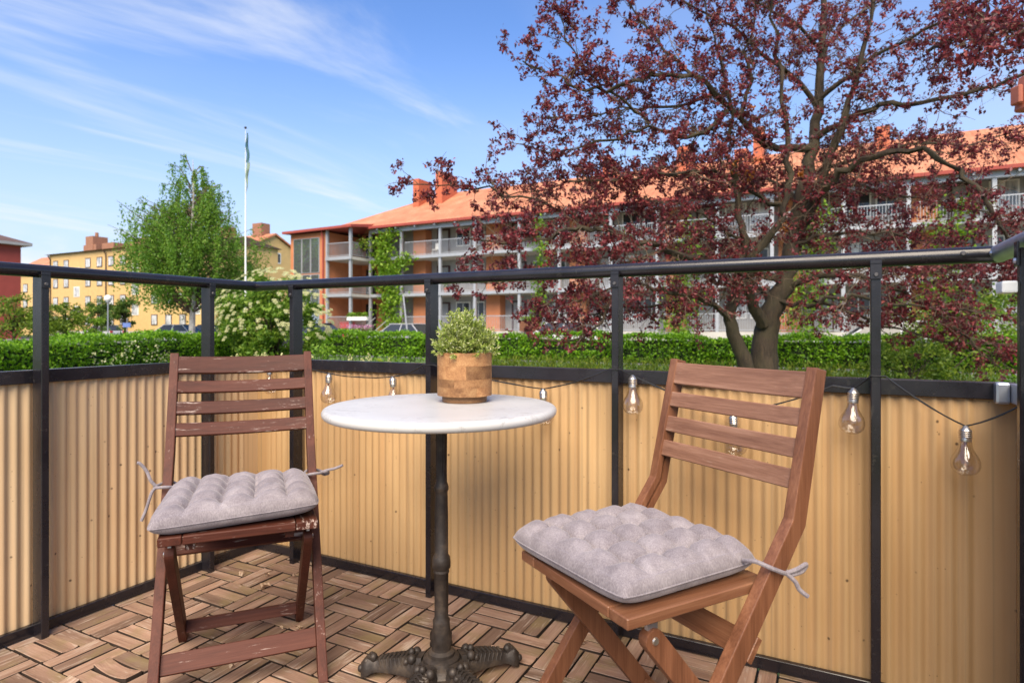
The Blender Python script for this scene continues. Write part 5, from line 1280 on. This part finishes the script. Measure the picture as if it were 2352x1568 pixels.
# ------------------------------------------------------------------ parked cars
def car(label, px, d, paint, rz, L=4.3, H=1.46, van=False):
    t = thing('parked_car', label, 'car', gpt(px, d, -0.318), rz, 'cars parked beyond the hedges')
    k = NM('car_paint'); k.set(Base_Color=paint, Roughness=0.35, Coat_Weight=0.25); pm = k.m
    h = L/2; Wd = 0.88
    body = [(-h, 0.35), (-h+0.03, 0.62), (-h+0.12, 0.80), (-h+1.05, 0.90), (h-0.55, 0.92), (h-0.06, 0.80), (h, 0.55), (h-0.03, 0.30), (h-0.45, 0.22), (-h+0.4, 0.22)]
    MB().prism(body, 'y', -Wd, Wd).build('body', pm, t, bevel=0.05, seg=2)
    c0, c1, r0_, r1_ = (-h+0.95, h-0.30, -h+1.70, h-0.95) if not van else (-h+0.55, h-0.05, -h+1.15, h-0.15)
    cab = MB(); wt = Wd-0.22; wbm = Wd-0.05
    cab.add([(c0, -wbm, 0.86), (c1, -wbm, 0.88), (c1, wbm, 0.88), (c0, wbm, 0.86), (r0_, -wt, H-0.05), (r1_, -wt, H-0.05), (r1_, wt, H-0.05), (r0_, wt, H-0.05)], [(0,3,2,1),(4,5,6,7),(0,1,5,4),(1,2,6,5),(2,3,7,6),(3,0,4,7)])
    cab.build('windows', M['pane'], t, bevel=0.04, seg=2)
    MB().box(r0_-0.05, r1_+0.06, -wt-0.015, wt+0.015, H-0.06, H).build('roof', pm, t, bevel=0.03, seg=2)
    for sy in (-1, 1):
        p = MB()
        for xb, xt in ((c0+0.02, r0_+0.02), ((c0+c1)/2, (r0_+r1_)/2+0.05), (c1-0.05, r1_-0.02)):
            p.add([(xb-0.04, sy*(wbm+0.004), 0.87), (xb+0.04, sy*(wbm+0.004), 0.87), (xt+0.03, sy*(wt+0.012), H-0.06), (xt-0.03, sy*(wt+0.012), H-0.06),
                   (xb-0.04, sy*(wbm-0.03), 0.87), (xb+0.04, sy*(wbm-0.03), 0.87), (xt+0.03, sy*(wt-0.03), H-0.06), (xt-0.03, sy*(wt-0.03), H-0.06)], [(0,1,2,3),(7,6,5,4),(0,4,5,1),(1,5,6,2),(2,6,7,3),(3,7,4,0)])
        p.build('pillars', pm, t)
        MB().box(-h+0.02, -h+0.20, sy*0.62-0.16, sy*0.62+0.16, 0.62, 0.76).build('headlight', M['white'], t, bevel=0.03)
        MB().box(h-0.14, h-0.01, sy*0.68-0.14, sy*0.68+0.14, 0.66, 0.86).build('taillight', M['tail'], t, bevel=0.02)
        MB().box(c0+0.35, c0+0.5, sy*(Wd+0.02), sy*(Wd+0.20), 0.92, 1.04).build('mirror', pm, t, bevel=0.03)
        for sx in (-h+0.82, h-0.80):
            w = MB().lathe([(0.19, -0.10), (0.31, -0.10), (0.325, -0.06), (0.325, 0.06), (0.31, 0.10), (0.19, 0.10)], 20).build('wheel', M['tyre'], t, True)
            w.location = (sx, sy*(Wd-0.085), 0.325); w.rotation_euler = (R(90), 0, 0)
            MB().lathe([(0.001, -0.095), (0.19, -0.08), (0.19, 0.08), (0.001, 0.095)], 16, cap=False).build('rim', M['galv'], w, True)
    MB().box(-h-0.015, -h+0.02, -0.26, 0.26, 0.42, 0.54).build('number_plate', M['white'], t)
    return t
car('silver car with dark windows in front of the orange balconies', 925, 37, (0.36, 0.37, 0.39), TH)
car('dark car with red tail lamp behind the elder bush', 705, 33, (0.02, 0.02, 0.024), TH)
car('pale silver car beneath the street lamp at left', 236, 62, (0.45, 0.46, 0.48), TH + R(8))
car('light grey car beneath the drooping birch', 400, 48, (0.42, 0.44, 0.47), TH + R(20))
car('dark grey car just right of the birch trunk', 478, 52, (0.04, 0.045, 0.055), TH + R(8))
car('white car parked behind the left branches of the red tree', 1290, 31, (0.55, 0.55, 0.55), TH, 4.5, 1.52)
car('silver blue car behind the railing post at right', 2030, 20.5, (0.26, 0.28, 0.31), TH + R(4))

# ------------------------------------------------------------------ lamp, sign, flagpole, leaning pole
lp = thing('street_lamp', 'street lamp with white globe on slim grey pole', 'lamp', gpt(248, 42))
MB().tube([(0, 0, -0.1), (0, 0, 3.0)], [0.055, 0.04], 8).build('pole', M['galv'], lp, True)
MB().lathe([(0.05, 2.93), (0.13, 2.98), (0.13, 3.03)], 14).build('collar', M['galv'], lp, True)
MB().ball((0, 0, 3.24), 0.235, 16).build('globe', M['globe'], lp, True)
sg = thing('road_sign', 'small blue sign on a grey pole right of the street lamp', 'sign', gpt(292, 50))
MB().tube([(0, 0, -0.1), (0, 0, 2.0)], 0.04, 6).build('pole', M['galv'], sg, True)
MB().box(-0.33, 0.33, -0.07, -0.045, 1.25, 1.62).build('plate', M['blue_sign'], sg, bevel=0.03)
fp = thing('flagpole', 'tall white flagpole with limp pennant beside the birch', 'flagpole', gpt(564, 38))
MB().tube([(0, 0, -0.1), (0, 0, 4), (0, 0, 13.6)], [0.085, 0.06, 0.012], 10).build('pole', M['white'], fp, True)
MB().ball((0, 0, 13.68), 0.08, 8).build('finial', M['dark_metal'], fp, True)
def pennant(z0, z1, m_, w0, w1):
    n = 24; vs = []; fs = []
    for i in range(n+1):
        f = i/n; z = z0 + (z1-z0)*f; w = w0 + (w1-w0)*f
        for s in (0, 0.5, 1): vs.append((0.05 + w*s + 0.05*math.sin(f*9+1), -0.05 + 0.08*math.sin(f*7+s*5) * s, z))
    for i in range(n):
        for k_ in range(2): a = 3*i+k_; fs.append((a, a+1, a+4, a+3))
    return vs, fs
pv, pf = pennant(13.35, 11.5, None, 0.10, 0.24); p1_ = MB().add(pv, pf).build('pennant', M['pennant_blue'], fp, True)
pv, pf = pennant(11.49, 9.6, None, 0.24, 0.05); MB().add(pv, pf).build('pennant_tail', M['pennant_yellow'], p1_, True)
lpz = thing('leaning_pole', 'thin pale pole leaning in front of the first orange pier', 'pole', gpt(938, 34))
MB().tube([(0.05, 0, -0.1), (-0.28, 0, 3.0)], [0.05, 0.045], 8).build('shaft', M['grey_steel'], lpz, True)
MB().box(-0.33, -0.23, -0.05, 0.05, 3.0, 3.06).build('cap', M['grey_steel'], lpz)

# ------------------------------------------------------------------ small things in front of and on the balconies
wp = thing('wooden_planter', 'orange brown wooden planter with green plants before the grey ground floor wall', 'planter', W(-17.6, 35.2, GF), TH)
for i in range(4): MB().box(0, 1.3, -0.02, 0.03, 0.02 + i*0.16, 0.165 + i*0.16).build('board', M['memb_r'], wp)
MB().box(0.01, 1.29, 0.032, 0.5, 0.0, 0.60).build('box', M['memb_r'], wp)
leaves('plants', rng.uniform([0, 0, 0.6], [1.3, 0.5, 0.95], (160, 3)), 0.16, M['bush'], wp)
bn = thing('litter_bin', 'small dark bin with white lid in front of the corner balcony', 'bin', W(-31.2, 32.0, -0.32), TH)
MB().lathe([(0.001, 0.3), (0.22, 0.3), (0.26, 1.15), (0.001, 1.15)], 14, cap=False).build('body', M['dark_metal'], bn, True)
MB().lathe([(0.29, 1.152), (0.29, 1.2), (0.15, 1.30), (0.001, 1.32)], 14, cap=False).build('lid', M['white'], bn, True)
MB().tube([(0, 0, -0.05), (0, 0, 0.32)], 0.04, 8).build('foot', M['dark_metal'], bn)
pf_ = thing('flower_bed', 'low pink flowering plants beside the silver car', 'flowers', W(-28.6, 31.0, -0.32), TH)
leaves('foliage', rng.uniform([0, 0, 0.1], [2.2, 0.8, 1.2], (420, 3)), 0.18, M['bush'], pf_)
leaves('blossoms', rng.uniform([0, 0, 1.1], [2.0, 0.8, 1.4], (160, 3)), 0.11, M['pink'], pf_, aspect=0.9)
for i, (u, z, lab) in enumerate([(-25.0, S2, 'white balcony chair on the top floor right of the first pier'), (-12.6, GF, 'white garden chair on the ground floor terrace behind the tree'), (1.2, S1, 'white balcony chair on the first floor right of the trunk')]):
    ch = thing('garden_chair', lab, 'chair', W(u, 36.6, z), TH + 0.4*i, 'white chairs on the balconies')
    MB().box(-0.24, 0.24, -0.24, 0.24, 0.42, 0.46).build('seat', M['white'], ch); MB().box(-0.24, 0.24, 0.22, 0.26, 0.462, 0.95).build('backrest', M['white'], ch)
    for x in (-0.21, 0.21):
        for y in (-0.21, 0.21): MB().box(x-0.02, x+0.02, y-0.02, y+0.02, 0, 0.418).build('leg', M['white'], ch)
for i, (u, z, lab) in enumerate([(-23.9, S1, 'green potted plant on the first floor balcony left of the red tree'), (-10.8, S2, 'green potted plant on the top balcony behind the red crown'), (-4.2, S1, 'leafy potted plant on the first floor balcony behind the trunk')]):
    pp_ = thing('potted_plant', lab, 'plant', W(u, 36.2, z), TH, 'potted plants on the balconies')
    MB().lathe([(0.001, 0), (0.14, 0), (0.19, 0.35), (0.001, 0.33)], 12, cap=False).build('pot', M['rust'], pp_, True)
    leaves('foliage', clumps([(0, 0, 0.65)], [0.35], 160, (1, 1, 1.1), 0.1), 0.16, M['bush'], pp_)
